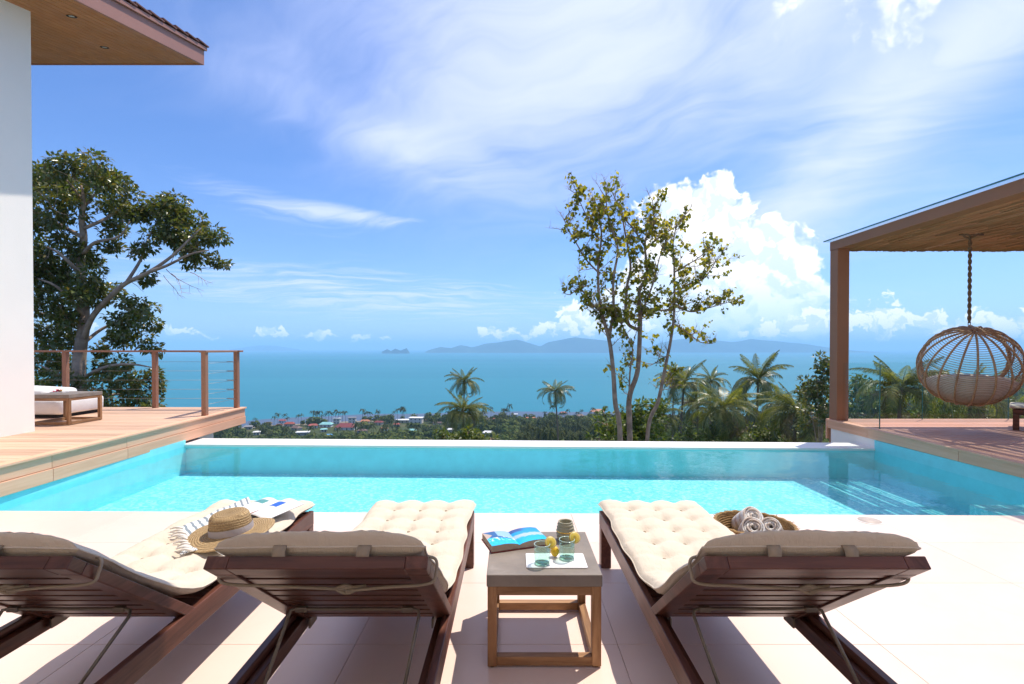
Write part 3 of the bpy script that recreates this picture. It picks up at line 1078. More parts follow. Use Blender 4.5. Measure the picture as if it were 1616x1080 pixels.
def make_lounger(seed):
    root = bpy.data.objects.new('sun_lounger', None)
    COL.objects.link(root)
    HEAD = 1.02 - 2.05
    hw = LW / 2
    for s in (-1, 1):
        xo = s * (hw - 0.014)
        MB().box(xo - 0.014, xo + 0.014, HEAD, FOOT, RAIL - 0.088, RAIL).build('side_rail', M['mahogany'], root, bevel=0.003)
        xi = s * (hw - 0.044)
        MB().box(xi - 0.0145, xi + 0.0145, HEAD + 0.03, FOOT - 0.03, RAIL - 0.085, RAIL - 0.030).build('inner_rail', M['mahogany'], root, bevel=0.003)
        for yy in (FOOT - 0.034, HEAD + 0.05):
            MB().box(min(xo - 0.013 * 1, xo + 0.013) - (0.036 if s > 0 else 0), xo + 0.013 + (0.036 if s < 0 else 0), yy - 0.033, yy + 0.033, 0, RAIL - 0.090).build('leg', M['mahogany'], root, bevel=0.003)
        for yy in (-0.52, -0.80):
            MB().lathe([(0.0, 0.003), (0.005, 0.002), (0.0065, 0.0)], 12).build('bolt', M['bronze_rod'], root, True, loc=(xo - s * 0.0142, yy, RAIL - 0.045), rot=(0, -s * math.pi / 2, 0))
        # backrest stile
        MB().bar(bk(-0.015, 0, s * (hw - 0.033)), bk(BL - 0.062, 0, s * (hw - 0.033)), 0.064, 0.036).build('backrest_stile', M['mahogany'], root, bevel=0.003)
        MB().bar(bk(BL - 0.061, 0, s * (hw - 0.033)), bk(BL, 0, s * (hw - 0.033)), 0.064, 0.0362).build('backrest_stile', M['mahogany'], root, bevel=0.003)
        # hinge plate
        MB().box(s * (hw - 0.075) - 0.004, s * (hw - 0.075) + 0.004, PIV[0] - 0.02, PIV[0] + 0.05, PIV[1] - 0.05, PIV[1] - 0.012).build('hinge', M['bronze_rod'], root, bevel=0.002)
    MB().box(-hw, hw, FOOT - 0.001 - 0.026, FOOT + 0.0, RAIL - 0.0875, RAIL - 0.002).build('end_rail', M['mahogany_x'], root, bevel=0.003) if False else None
    MB().box(-hw + 0.03, hw - 0.03, FOOT - 0.028, FOOT - 0.003, RAIL - 0.085, RAIL - 0.004).build('end_rail', M['mahogany_x'], root, bevel=0.003)
    MB().box(-hw + 0.03, hw - 0.03, HEAD + 0.003, HEAD + 0.028, RAIL - 0.085, RAIL - 0.004).build('end_rail', M['mahogany_x'], root, bevel=0.003)
    MB().bar(bk(BL - 0.032, 0, -hw + 0.0655), bk(BL - 0.032, 0, hw - 0.0655), 0.064, 0.036, side=(0, BD[0], BD[1])).build('top_rail', M['mahogany_x'], root, bevel=0.003)
    n_sl = 9
    for i in range(n_sl):
        s = 0.025 + (BL - 0.115) * i / (n_sl - 1)
        MB().bar(bk(s, -0.002, -hw + 0.060), bk(s, -0.002, hw - 0.060), 0.054, 0.020, side=(0, BD[0], BD[1])).build('backrest_slat', M['mahogany_x'], root, bevel=0.002)
    y = FOOT - 0.07
    while y > PIV[0] + 0.03:
        MB().box(-hw + 0.031, hw - 0.031, y - 0.027, y + 0.027, RAIL - 0.029, RAIL - 0.008).build('seat_slat', M['mahogany_x'], root, bevel=0.002)
        y -= 0.073
    # U-shaped prop that holds the backrest up
    px0 = hw - 0.088
    up = bk(0.25, -0.032, 0)
    lo_y, lo_z = 1.47 - 2.05, RAIL - 0.055
    pr = [(-px0 + 0.012, lo_y, lo_z)]
    pr += [(-px0, up.y - 0.012, up.z - 0.02), (-px0 + 0.004, up.y - 0.002, up.z - 0.004), (-px0 + 0.022, up.y, up.z)]
    pr += [(px0 - 0.022, up.y, up.z), (px0 - 0.004, up.y - 0.002, up.z - 0.004), (px0, up.y - 0.012, up.z - 0.02)]
    pr += [(px0 - 0.012, lo_y, lo_z)]
    prop = MB().tube(pr, 0.0058, 10).build('prop_rod', M['bronze_rod'], root, True)
    for s in (-1, 1):
        MB().bar((s * (px0 - 0.062), up.y, up.z), (s * (px0 - 0.022), up.y, up.z), 0.018, 0.018, side=(0, 1, 0)).build('bracket', M['bronze_rod'], prop, bevel=0.003)
        MB().tube([(s * (px0 - 0.02), lo_y, lo_z), (s * (hw - 0.06), lo_y, lo_z)], 0.006, 8).build('prop_foot', M['bronze_rod'], prop, True)
    m, pipe, end, ctr, nrm, L, SV = cushion_mesh(seed)
    cu = m.build('cushion', M['canvas'], root, True)
    pipe.build('piping', M['canvas'], cu, True)
    ns = len(ctr) - 1
    for j in range(1, 11):                        # tuft buttons
        s = j * L / 11
        i = min(range(ns + 1), key=lambda k_: abs(k_ / ns - s / L) if False else abs(SV[k_] - s))
        for u in (-0.5, 0.0, 0.5):
            T = 0.010 + 0.010 * (1 if s > L - 0.55 else 0)
            c = Vector((u * (LW / 2 - 0.006), ctr[i][0] + nrm[i][0] * T, ctr[i][1] + nrm[i][1] * T))
            q = Vector((0, nrm[i][0], nrm[i][1])).to_track_quat('Z', 'Y').to_euler()
            link_mesh('button', BTN, cu, c, q)
    # head loops on the cushion's upper end
    ey, ez, en = end['y'], end['z'], end['n']
    for k, x in enumerate((-0.13 + 0.02 * math.sin(seed), 0.115 + 0.03 * math.cos(seed))):
        a = []
        for (o, n) in ((0.002, 0.004), (0.006, -0.002), (0.006, -0.012), (0.000, -0.022), (-0.010, -0.032), (-0.022, -0.040), (-0.034, -0.042)):
            a.append((ey + BD[0] * o + BN[0] * n, ez + BD[1] * o + BN[1] * n))
        lean = 0.012 * math.sin(seed * 3 + k)
        rows = [[(x - 0.019 + lean * t / 6, p[0], p[1]) for t, p in enumerate(a)], [(x + 0.019 + lean * t / 6, p[0], p[1]) for t, p in enumerate(a)]]
        lp = MB().grid(rows).build('loop', M['canvas_tape'], cu, True)
        sd = lp.modifiers.new('thickness', 'SOLIDIFY')
        sd.thickness = 0.003
        sd.offset = 1
    # tie cords round the backrest
    st = BL * 0.83
    dr = 0.03
    c1_ = [bk(st + 0.03, 0.045, -hw + 0.035), bk(st + 0.025, 0.035, -hw - 0.006), bk(st + 0.012, 0.0, -hw - 0.009), bk(st - 0.002, -0.027, -hw + 0.012)]
    c1_ += [bk(st - 0.02, -0.030, -hw * 0.5), bk(st - 0.05, -0.032, 0.02 + 0.03 * math.sin(seed))]
    c2_ = [bk(st + 0.03, 0.045, hw - 0.035), bk(st + 0.025, 0.035, hw + 0.006), bk(st + 0.012, 0.0, hw + 0.009), bk(st - 0.002, -0.027, hw - 0.012)]
    c2_ += [bk(st - 0.015, -0.034, hw * 0.55), bk(st - 0.052, -0.036, 0.02 + 0.03 * math.sin(seed))]
    for c in (c1_, c2_):
        MB().tube(smooth_path(c, 6), 0.0048, 8).build('tie_cord', M['canvas_tape'], cu, True)
    kn = c1_[-1]
    MB().tube(smooth_path([kn + Vector((dx_, 0, dz_)) for dx_, dz_ in ((-0.03, 0.004), (0.0, 0.012), (0.03, 0.0), (0.0, -0.012), (-0.028, 0.002), (0.02, 0.006), (0.06, 0.010))], 5), 0.0052, 8).build('tie_knot', M['canvas_tape'], cu, True)
    return root


bt = MB().lathe([(0.008, -0.004), (0.008, 0.0), (0.005, 0.002), (0.0, 0.003)], 14)
BTN = bt.mesh('button', M['canvas_tape'], True)
l_specs = [(-0.553, 1, 'sun lounger with empty cushion standing left of the drinks table', 0.0),
           (0.864, 2, 'sun lounger with empty cushion beside the towel basket', -0.002),
           (-1.566, 3, 'sun lounger with a straw hat and striped towel on its cushion', 0.001)]
for (x, sd, lab, rz) in l_specs:
    o = make_lounger(sd)
    o.location = (x, 2.05, 0)
    o.rotation_euler = (0, 0, rz)
    tag(o, lab, 'sun lounger', 'sun loungers in a row facing the pool')
# a fourth of the same kind on the right deck, side on
o4 = make_lounger(5)
o4.location = (7.94, 6.32, DECK_R)
o4.rotation_euler = (0, 0, R(44.4))
o4.scale = (1, 1, 0.86)
tag(o4, 'sun lounger standing on the right deck beside the hanging chair', 'sun lounger')


# ------------------------------------------------------------------ side tables
def make_table(name, w, h, label, loc, rz):
    t = empty(name, loc, rz, label, 'side table')
    a = w / 2
    MB().box(-a, a, -a, a, h - 0.052, h).build('table_top', M['concrete'], t, bevel=0.004)
    b = a - 0.004
    lw = 0.039
    for sx in (-1, 1):
        for sy in (-1, 1):
            x0, y0 = sx * (b - lw / 2), sy * (b - lw / 2)
            MB().box(x0 - lw / 2, x0 + lw / 2, y0 - lw / 2, y0 + lw / 2, 0.006, h - 0.0525).build('leg', M['teak'], t, bevel=0.002)
            MB().lathe([(0.014, 0.0), (0.014, 0.0075)], 12, (x0, y0, 0)).build('foot_pad', M['black'], t)
    for s in (-1, 1):
        for (z0, z1, nm) in ((h - 0.0905, h - 0.0530, 'apron'), (0.008, 0.046, 'stretcher')):
            MB().box(-b + lw, b - lw, s * (b - lw / 2) - lw / 2 + 0.002, s * (b - lw / 2) + lw / 2 - 0.002, z0, z1).build(nm, M['teak_x'], t, bevel=0.002)
            o = MB().box(-b + lw, b - lw, -lw / 2 + 0.002, lw / 2 - 0.002, z0, z1).build(nm, M['teak_x'], t, bevel=0.002)
            o.location = (s * (b - lw / 2), 0, 0)
            o.rotation_euler = (0, 0, math.pi / 2)
    return t


TH = 0.400
TX, TY = 0.138, 2.315
make_table('side_table', 0.492, TH, 'teak side table with concrete top holding drinks between two loungers', (TX, TY, 0), 0.0)
make_table('side_table', 0.56, 0.43, 'teak side table with concrete top on the left deck by the wall', (-6.42, 7.07, DECK_L), 0.0)

# ------------------------------------------------------------------ open book on the table
M['book_red'] = mat_plain('book_cover', (0.20, 0.035, 0.03), 0.5, 0.4)
M['page_edge'] = mat_plain('page_edges', (0.42, 0.33, 0.26), 0.8, 0.2, 0.12, 30)


def uv_mesh(name, rows, mat, uvs):
    mb = MB().grid(rows)
    me = mb.mesh(name, mat, True)
    lay = me.uv_layers.new(name='UVMap')
    flat = [u for r in uvs for u in r]
    for li in me.loops:
        lay.data[li.index].uv = flat[li.vertex_index]
    return me


def m_page(name, fn):
    m, q = new_mat(name)
    u, v, _ = q.sep(coords(q, 'UV'))
    c = fn(q, u, v)
    return surf(m, q, bsdf(q, c, 0.3, 0.45))


def step(q, v, a, w=0.01):
    return q.ss(v, a - w, a + w)


def page_left(q, u, v):
    nz = q.noise(q.xyz(u, v, 0), 9, 4, 0.6)
    c = q.mix(q.ss(nz, 0.3, 0.7), (0.010, 0.42, 0.80), (0.03, 0.58, 0.86))
    dark = q.mul(step(q, q.add(v, q.mul(u, 0.25)), 0.60), 1.0)
    c = q.mix(dark, c, (0.03, 0.12, 0.32))
    c = q.mix(q.mul(step(q, q.add(v, q.mul(u, 0.55)), 0.88, 0.02), step(q, u, 0.45)), c, (0.30, 0.48, 0.68))
    c = q.mix(q.mul(step(q, q.sub(v, q.mul(u, 0.9)), 0.48), q.sub(1.0, step(q, q.add(v, u), 1.0))), c, (0.50, 0.38, 0.30))
    boat = q.mul(step(q, nz, 0.56, 0.02), q.mul(step(q, v, 0.30, 0.05), q.sub(1.0, step(q, v, 0.56, 0.05))))
    return q.mix(boat, c, (0.70, 0.72, 0.74))


def page_right(q, u, v):
    nz = q.noise(q.xyz(u, q.mul(v, 2.0), 3), 7, 4, 0.6)
    c = q.mix(v, (0.015, 0.50, 0.84), (0.02, 0.26, 0.60))
    bandp = q.mul(step(q, q.add(v, q.mul(nz, 0.25)), 0.50, 0.03), q.sub(1.0, step(q, q.add(v, q.mul(nz, 0.2)), 0.70, 0.03)))
    c = q.mix(q.mul(bandp, 0.8), c, (0.50, 0.56, 0.62))
    c = q.mix(q.mul(step(q, v, 0.80, 0.03), q.sub(1.0, step(q, u, 0.45, 0.15))), c, (0.05, 0.10, 0.30))
    return c


M['page_left'] = m_page('page_left', page_left)
M['page_right'] = m_page('page_right', page_right)
bc = PZ(811, 857, TH)
book = empty('open_book', (bc.x, bc.y, TH + 0.0005), R(19), 'thick open picture book with blue sea pages on the side table', 'book')
BWd, BHt, BTk = 0.150, 0.170, 0.030


def bprof(t, side):
    """height of the page block: t from spine to fore edge"""
    return 0.006 + BTk * (0.72 + 0.36 * math.sin(min(1, t * 1.35) * math.pi * 0.62) - 0.12 * t) * (1 - math.exp(-t * 14) * 0.25)


for side, nm, wdt in ((-1, 'left_pages', BWd * 0.92), (1, 'right_pages', BWd)):
    rows, uvs = [], []
    n = 14
    for i in range(n + 1):
        t = i / n
        x = side * t * wdt
        z = bprof(t, side) if not (side > 0 and t > 0.8) else bprof(t, side) - (t - 0.8) * 0.03
        rows.append([(x, -BHt / 2 + BHt * j / 8, z) for j in range(9)])
        uvs.append([((1 - t) if side < 0 else t, j / 8) for j in range(9)])
    if side < 0:
        rows = rows[::-1]
        uvs = uvs[::-1]
    pg = link_mesh(nm, uv_mesh(nm, rows, M['page_left' if side < 0 else 'page_right'], uvs), book)
    blk = MB()
    tops = [r[0] for r in rows]
    z0 = 0.005
    for (yy, flip) in ((-BHt / 2 + 0.0008, False), (BHt / 2 - 0.0008, True)):
        blk.grid([[(p[0], yy, z0) for p in tops], [(p[0], yy, p[2] - 0.0004) for p in tops]])
    xe = tops[0][0] if side < 0 else tops[-1][0]
    ze = tops[0][2] if side < 0 else tops[-1][2]
    blk.grid([[(xe, -BHt / 2, z0), (xe, BHt / 2, z0)], [(xe, -BHt / 2, ze), (xe, BHt / 2, ze)]])
    blk.build('page_block', M['page_edge'], pg)
    MB().box(min(0, side * (wdt + 0.004)), max(0, side * (wdt + 0.004)), -BHt / 2 - 0.004, BHt / 2 + 0.004, 0.0, 0.0042).build('cover', M['book_red'], book, bevel=0.001)

# ------------------------------------------------------------------ tray mat, tumblers, citrus, candle jar
M['tray_white'] = mat_plain('white_board', (0.80, 0.80, 0.79), 0.35, 0.4, 0.01)
tc_ = PZ(877, 886, TH)


def rounded_rect(w, d, r, n=6):
    out = []
    for (cx, cyy, a0) in ((w / 2 - r, d / 2 - r, 0), (-w / 2 + r, d / 2 - r, 90), (-w / 2 + r, -d / 2 + r, 180), (w / 2 - r, -d / 2 + r, 270)):
        for k in range(n + 1):
            a = R(a0 + 90 * k / n)
            out.append((cx + r * math.cos(a), cyy + r * math.sin(a)))
    return out


tray = MB().prism(rounded_rect(0.268, 0.150, 0.008), 0, 0.005).build('serving_board', M['tray_white'], None, bevel=0.0012, loc=(tc_.x, tc_.y, TH + 0.0004))
tag(tray, 'thin white rectangular board under the drinks on the side table', 'board')
TZ = TH + 0.0056


def m_glass(name, tint, ior):
    m, q = new_mat(name)
    b = q.node('ShaderNodeBsdfGlass')
    q.put(b.inputs['Color'], tint)
    b.inputs['IOR'].default_value = ior
    b.inputs['Roughness'].default_value = 0.0
    t = q.node('ShaderNodeBsdfTransparent')
    q.put(t.inputs[0], tint)
    mx = q.node('ShaderNodeMixShader')
    mx.inputs[0].default_value = 0.45
    m.node_tree.links.new(b.outputs[0], mx.inputs[1])
    m.node_tree.links.new(t.outputs[0], mx.inputs[2])
    return surf(m, q, mx)


M['tumbler'] = mat_clear('tumbler_glass', (0.88, 0.975, 0.945), 1.85)
M['glass_rim'] = mat_plain('tumbler_rim', (0.45, 0.60, 0.54), 0.12, 0.6)
M['glass_base'] = mat_clear('tumbler_base', (0.86, 0.96, 0.93), 1.35)
M['drink'] = mat_clear('drink_surface', (0.97, 0.99, 0.985), 1.33)


def m_lemon(name, rind):
    m, q = new_mat(name)
    v = coords(q)
    x, y, z = q.sep(v)
    r = q.m('SQRT', q.add(q.mul(x, x), q.mul(y, y)))
    an = q.m('ARCTAN2', y, x)
    seg = q.m('ABSOLUTE', q.m('SINE', q.mul(an, 4.5)))
    n = q.noise(v, 160, 3, 0.6)
    pulp = q.mix(n, (0.80, 0.62, 0.09), (0.88, 0.74, 0.20))
    pulp = q.mix(q.mul(q.sub(1.0, q.ss(seg, 0.02, 0.16)), 0.45), pulp, (0.92, 0.85, 0.50))
    c = q.mix(q.ss(r, 0.0205, 0.0220), pulp, (0.92, 0.86, 0.55))
    c = q.mix(q.ss(r, 0.0235, 0.0246), c, rind)
    seed = q.mul(q.sub(1.0, q.ss(r, 0.006, 0.009)), q.ss(seg, 0.55, 0.8))
    c = q.mix(q.mul(seed, 0.75), c, (0.22, 0.13, 0.03))
    b = bsdf(q, c, 0.35, 0.5)
    t = q.node('ShaderNodeBsdfTranslucent')
    q.put(t.inputs[0], c)
    mx = q.node('ShaderNodeMixShader')
    mx.inputs[0].default_value = 0.6
    m.node_tree.links.new(b.outputs[0], mx.inputs[1])
    m.node_tree.links.new(t.outputs[0], mx.inputs[2])
    return surf(m, q, mx)


M['lemon'] = m_lemon('lemon_slice', (0.80, 0.55, 0.03))
M['lemon_rind'] = mat_plain('lemon_rind', (0.78, 0.48, 0.02), 0.45, 0.5, 0.15, 60, 0.0006, 220)


def tumbler(px, py, face, label, slab):
    c = PZ(px, py, TZ)
    t = empty('tumbler', (c.x, c.y, TZ), 0, label, 'glass', 'drinking glasses on the white board')
    r, h = 0.0355, 0.088
    MB().lathe([(0.0, 0.0), (r - 0.004, 0.0), (r - 0.001, 0.003), (r, 0.010), (r + 0.0005, h - 0.001), (r - 0.0010, h), (r - 0.0025, h - 0.001), (r - 0.0028, 0.014), (r - 0.006, 0.010), (0.0, 0.009)], 48).build('glass_body', M['tumbler'], t, True)
    MB().lathe([(0.0, 0.062), (r - 0.0029, 0.062)], 48).build('drink', M['drink'], t, True)
    for (zz_, rr2, th_) in ((h, r - 0.001, 0.0017), (0.0625, r - 0.0033, 0.0009), (0.003, r - 0.0035, 0.0022)):
        MB().tube([(rr2 * math.cos(2 * math.pi * k_ / 40), rr2 * math.sin(2 * math.pi * k_ / 40), zz_) for k_ in range(40)], th_, 6, closed=True).build('glass_rim', M['glass_rim'], t, True)
    MB().lathe([(0.0, 0.0012), (r - 0.005, 0.0012), (r - 0.004, 0.008), (0.0, 0.0085)], 40).build('glass_base', M['glass_base'], t, True)
    # slice slotted on the rim
    s = MB().lathe([(0.0, -0.0026), (0.0252, -0.0026), (0.0262, -0.0014), (0.0262, 0.0014), (0.0252, 0.0026), (0.0, 0.0026)], 40)
    a = R(face)
    so_ = s.build('lemon_slice', M['lemon'], t, True, loc=((r + 0.004) * math.cos(a), (r + 0.004) * math.sin(a), h + 0.004), rot=(R(54), R(8), R(10)))
    so_['label'] = slab
    return t


tumbler(855.5, 890, 12, 'green tinted tumbler with lemon slice nearest the white board front edge', 'lemon slice on the rim')
tumbler(894.5, 882, 18, 'green tinted tumbler with lemon slice in front of the candle jar', 'lemon slice on the rim')
lc = PZ(876, 881, TZ)
lem = MB()
prof = []
for i in range(13):
    t = i / 12
    prof.append((0.0175 * math.sin(math.pi * t) ** 0.7 + (0.002 if 0 < i < 12 else 0), -0.025 + 0.05 * t))
lem.lathe([(max(r, 0.0), z) for r, z in prof], 20)
lo_ = lem.build('lemon', M['lemon_rind'], None, True, loc=(lc.x, lc.y + 0.012, TZ + 0.0255))
tag(lo_, 'small yellow lemon standing between the two tumblers', 'lemon')


def m_jar():
    m, q = new_mat('jar_glaze')
    v = coords(q)
    n = q.noise(v, 30, 4, 0.6)
    c = q.mix(n, (0.27, 0.25, 0.165), (0.36, 0.335, 0.235))
    return surf(m, q, bsdf(q, c, 0.45, 0.4, bump(q, n, 0.0006)))


M['jar'] = m_jar()
M['gold'] = mat_plain('gold_band', (0.80, 0.50, 0.12), 0.25, 0.5, 0.3, 90, metal=1.0)
jc = PZ(893, 855, TH)
jar = empty('candle_jar', (jc.x, jc.y + 0.02, TH), 0, 'ribbed sage ceramic candle jar with gold band behind the tumblers', 'jar')
pr = [(0.0, 0.0), (0.030, 0.0)]
for i in range(61):
    z = 0.002 + 0.092 * i / 60
    r = 0.036 + 0.0085 * math.sin(math.pi * min(1, z / 0.094) ** 0.8) + 0.0016 * math.sin(z * 2 * math.pi / 0.0155)
    pr.append((r, z))
pr += [(0.0350, 0.0955), (0.0305, 0.0950), (0.0290, 0.090), (0.0300, 0.06), (0.0, 0.055)]
MB().lathe(pr, 48).build('jar_body', M['jar'], jar, True)
MB().lathe([(0.0445, 0.046), (0.0462, 0.047), (0.0462, 0.0515), (0.0445, 0.0525)], 48).build('band', M['gold'], jar, True)

# ------------------------------------------------------------------ straw hat
def m_straw(name, c0, c1, rings=True):
    m, q = new_mat(name)
    v = coords(q)
    x, y, z = q.sep(v)
    r = q.m('SQRT', q.add(q.mul(x, x), q.mul(y, y)))
    an = q.m('ARCTAN2', y, x)
    ring = q.m('SINE', q.mul(q.add(r, z), 620.0))
    st = q.ss(q.noise(q.xyz(q.mul(an, 11.0), q.mul(q.add(r, z), 150.0), 0), 1.0, 4, 0.75), 0.3, 0.7)
    c = q.mix(st, c0, c1)
    c = q.mix(q.mul(q.ss(ring, -1.0, -0.2, 1.0, 0.0), 0.45), c, tuple(a * 0.45 for a in c0))
    return surf(m, q, bsdf(q, c, 0.7, 0.25, bump(q, q.add(ring, q.mul(st, 2.0)), 0.0012)))


M['straw'] = m_straw('straw', (0.33, 0.205, 0.092), (0.58, 0.42, 0.225))
M['ribbon'] = m_fabric('grey_ribbon', (0.40, 0.36, 0.36))
CZ = RAIL + 0.066       # top of the lounger cushions
hc = PZ(366, 838, CZ + 0.035)
hat = empty('straw_hat', (hc.x, hc.y, CZ + 0.016), R(8), 'woven straw hat with grey ribbon lying on the striped towel', 'hat')
hat.rotation_euler = (R(4), R(-5), R(8))
n, rows = 64, []
prof = [(0.0, 0.122), (0.03, 0.1225), (0.055, 0.121), (0.075, 0.115), (0.0845, 0.104), (0.089, 0.085), (0.092, 0.05), (0.0945, 0.026), (0.099, 0.0205), (0.115, 0.021), (0.14, 0.0225), (0.165, 0.022), (0.188, 0.017), (0.196, 0.0135), (0.197, 0.0115), (0.1955, 0.0105), (0.186, 0.0140), (0.165, 0.0188), (0.14, 0.0192), (0.115, 0.0178), (0.0985, 0.0170)]
for (r, z) in prof:
    row = []
    for k in range(n):
        a = 2 * math.pi * k / n
        brim = max(0.0, (r - 0.10) / 0.095)
        ex = 1.06 if r < 0.1 else 1.02
        dz_ = brim * (0.010 * math.cos(2 * a + 0.6) + 0.004 * math.sin(3 * a))
        sag = -0.010 * math.exp(-(r / 0.05) ** 2) if z > 0.1 else 0.0
        row.append((r * ex * math.cos(a), r * 0.97 * math.sin(a), z + dz_ + sag))
    rows.append(row)
MB().grid(rows, close_u=True).build('hat_body', M['straw'], hat, True)
rb = []
for (r, z) in ((0.0965, 0.0225), (0.0972, 0.030), (0.0955, 0.048), (0.0945, 0.055)):
    rb.append([(r * 1.06 * math.cos(2 * math.pi * k / n), r * 0.97 * math.sin(2 * math.pi * k / n), z + 0.002 * math.sin(6 * math.pi * k / n)) for k in range(n)])
MB().grid(rb, close_u=True).build('ribbon', M['ribbon'], hat, True)

# ------------------------------------------------------------------ striped towel with tassels
def m_stripes():
    m, q = new_mat('striped_towel')
    u, v, _ = q.sep(coords(q, 'UV'))
    n = q.noise(coords(q, 'Object'), 500, 2, 0.5)
    f = q.m('FRACT', q.mul(u, 11.0))
    s = q.mul(q.ss(f, 0.30, 0.34), q.sub(1.0, q.ss(f, 0.66, 0.70)))
    c = q.mix(s, (0.78, 0.77, 0.75), (0.22, 0.27, 0.31))
    c = q.mix(q.mul(n, 0.15), c, (0.5, 0.5, 0.5))
    return surf(m, q, bsdf(q, c, 0.9, 0.1, bump(q, n, 0.0015)))


M['stripes'] = m_stripes()
M['tassel'] = m_fabric('tassel_cotton', (0.76, 0.72, 0.66))
tw = empty('striped_towel', (-1.62, 2.62, CZ), 0, 'white towel with grey stripes and tassels draped on the lounger cushion', 'towel')


def towel_sheet(corners, nu, nv, seed, amp, lift, name, uvs=1.0):
    """soft sheet over the cushion between four corner points (x, y, z), folds along u"""
    A, B, C_, D_ = [Vector(c) for c in corners]
    rows, uvv = [], []
    for i in range(nu + 1):
        u = i / nu
        row, uw = [], []
        for j in range(nv + 1):
            v = j / nv
            p = A.lerp(B, u).lerp(D_.lerp(C_, u), v)
            f = math.sin(u * 9.5 + 2.0 * v + seed) * 0.5 + math.sin(u * 17 - 3 * v + seed * 2) * 0.3 + mnoise.noise(Vector((u * 4, v * 5, seed))) * 0.8
            p.z += lift + amp * (0.5 + 0.5 * f)
            p.x += 0.006 * mnoise.noise(Vector((u * 5, v * 5, seed + 9)))
            p.y += 0.006 * mnoise.noise(Vector((u * 5, v * 5, seed + 17)))
            row.append(tuple(p - tw.location))
            uw.append((u * uvs, v))
        rows.append(row)
        uvv.append(uw)
    o = link_mesh(name, uv_mesh(name, rows, M['stripes'], uvv), tw)
    sd = o.modifiers.new('thickness', 'SOLIDIFY')
    sd.thickness = 0.005
    sd.offset = -1
    return o


z0 = CZ - 0.004
c_a = PZ(305, 862, z0 + 0.006)
towel_sheet([PZ(300, 850, z0), PZ(388, 796, z0 + 0.02), PZ(452, 800, z0 + 0.004), PZ(352, 878, z0)], 60, 30, 1.0, 0.010, 0.002, 'towel_fold')
towel_sheet([PZ(285, 836, z0 + 0.01), PZ(392, 787, z0 + 0.05), PZ(396, 800, z0 + 0.02), PZ(304, 858, z0)], 60, 26, 3.0, 0.014, 0.006, 'towel_fold')
towel_sheet([PZ(283, 878, z0), PZ(360, 862, z0), PZ(372, 850, z0), PZ(296, 864, z0)], 40, 12, 5.0, 0.008, 0.002, 'towel_fold', 1.6)
rt = random.Random(11)
for k in range(11):
    t = k / 10
    a = Vector(PZ(291 + 14 * t, 836 + 34 * t, z0 + 0.012))
    e = a + Vector((-0.055 - 0.03 * rt.random(), -0.012 + 0.03 * (rt.random() - 0.5), -0.004 + 0.012 * rt.random()))
    mid = (a + e) / 2 + Vector((0, 0, 0.010))
    pts = smooth_path([a - tw.location, mid - tw.location, e - tw.location], 5)
    MB().tube(pts, [0.003 + 0.004 * math.sin(math.pi * (i / (len(pts) - 1)) ** 0.6) for i in range(len(pts))], 7).build('tassel', M['tassel'], tw, True)

# ------------------------------------------------------------------ open magazine
def page_mag(seed):
    def fn(q, u, v):
        c = q.mix(0.0, (0.80, 0.80, 0.80), (0.8, 0.8, 0.8))

        def rect(c, a, b, e, f, col):
            k = q.mul(q.mul(step(q, u, a), q.sub(1.0, step(q, u, b))), q.mul(step(q, v, e), q.sub(1.0, step(q, v, f))))
            return q.mix(k, c, col)
        lines = q.ss(q.m('SINE', q.mul(v, 150.0)), 0.1, 0.5)
        col_ = q.mix(q.mul(lines, 0.25), c, (0.35, 0.35, 0.36))
        if seed:
            k = q.mul(q.mul(step(q, u, 0.12), q.sub(1.0, step(q, u, 0.45))), q.mul(step(q, v, 0.12), q.sub(1.0, step(q, v, 0.45))))
            c = q.mix(k, c, col_)
            c = rect(c, 0.30, 0.62, 0.50, 0.78, (0.03, 0.12, 0.55))
            c = rect(c, 0.12, 0.42, 0.02, 0.22, (0.38, 0.16, 0.09))
        else:
            k = q.mul(q.mul(step(q, u, 0.2), q.sub(1.0, step(q, u, 0.8))), q.mul(step(q, v, 0.15), q.sub(1.0, step(q, v, 0.5))))
            c = q.mix(k, c, col_)
            c = rect(c, 0.35, 0.80, 0.66, 0.86, (0.10, 0.30, 0.28))
        return c
    return fn


M['mag0'] = m_page('magazine_page_left', page_mag(0))
M['mag1'] = m_page('magazine_page_right', page_mag(1))
mc = PZ(412, 803, CZ + 0.03)
mag = empty('open_magazine', (mc.x, mc.y, CZ + 0.012), R(-24), 'open white magazine with small pictures lying behind the straw hat', 'magazine')
mag.rotation_euler = (R(3), R(-5), R(-24))
for side in (-1, 1):
    rows, uvs = [], []
    for i in range(15):
        t = i / 14
        x = side * t * 0.20
        z = 0.004 + 0.030 * math.sin(min(1.0, t * 1.1) * math.pi) * (1 - 0.3 * t) + (0.004 if t > 0 else 0)
        rows.append([(x, -0.13 + 0.26 * j / 8, z) for j in range(9)])
        uvs.append([((1 - t) if side < 0 else t, j / 8) for j in range(9)])
    if side < 0:
        rows, uvs = rows[::-1], uvs[::-1]
    o = link_mesh('left_page' if side < 0 else 'right_page', uv_mesh('magazine_page', rows, M['mag0' if side < 0 else 'mag1'], uvs), mag)
    sd = o.modifiers.new('thickness', 'SOLIDIFY')
    sd.thickness = 0.005
    sd.offset = -1

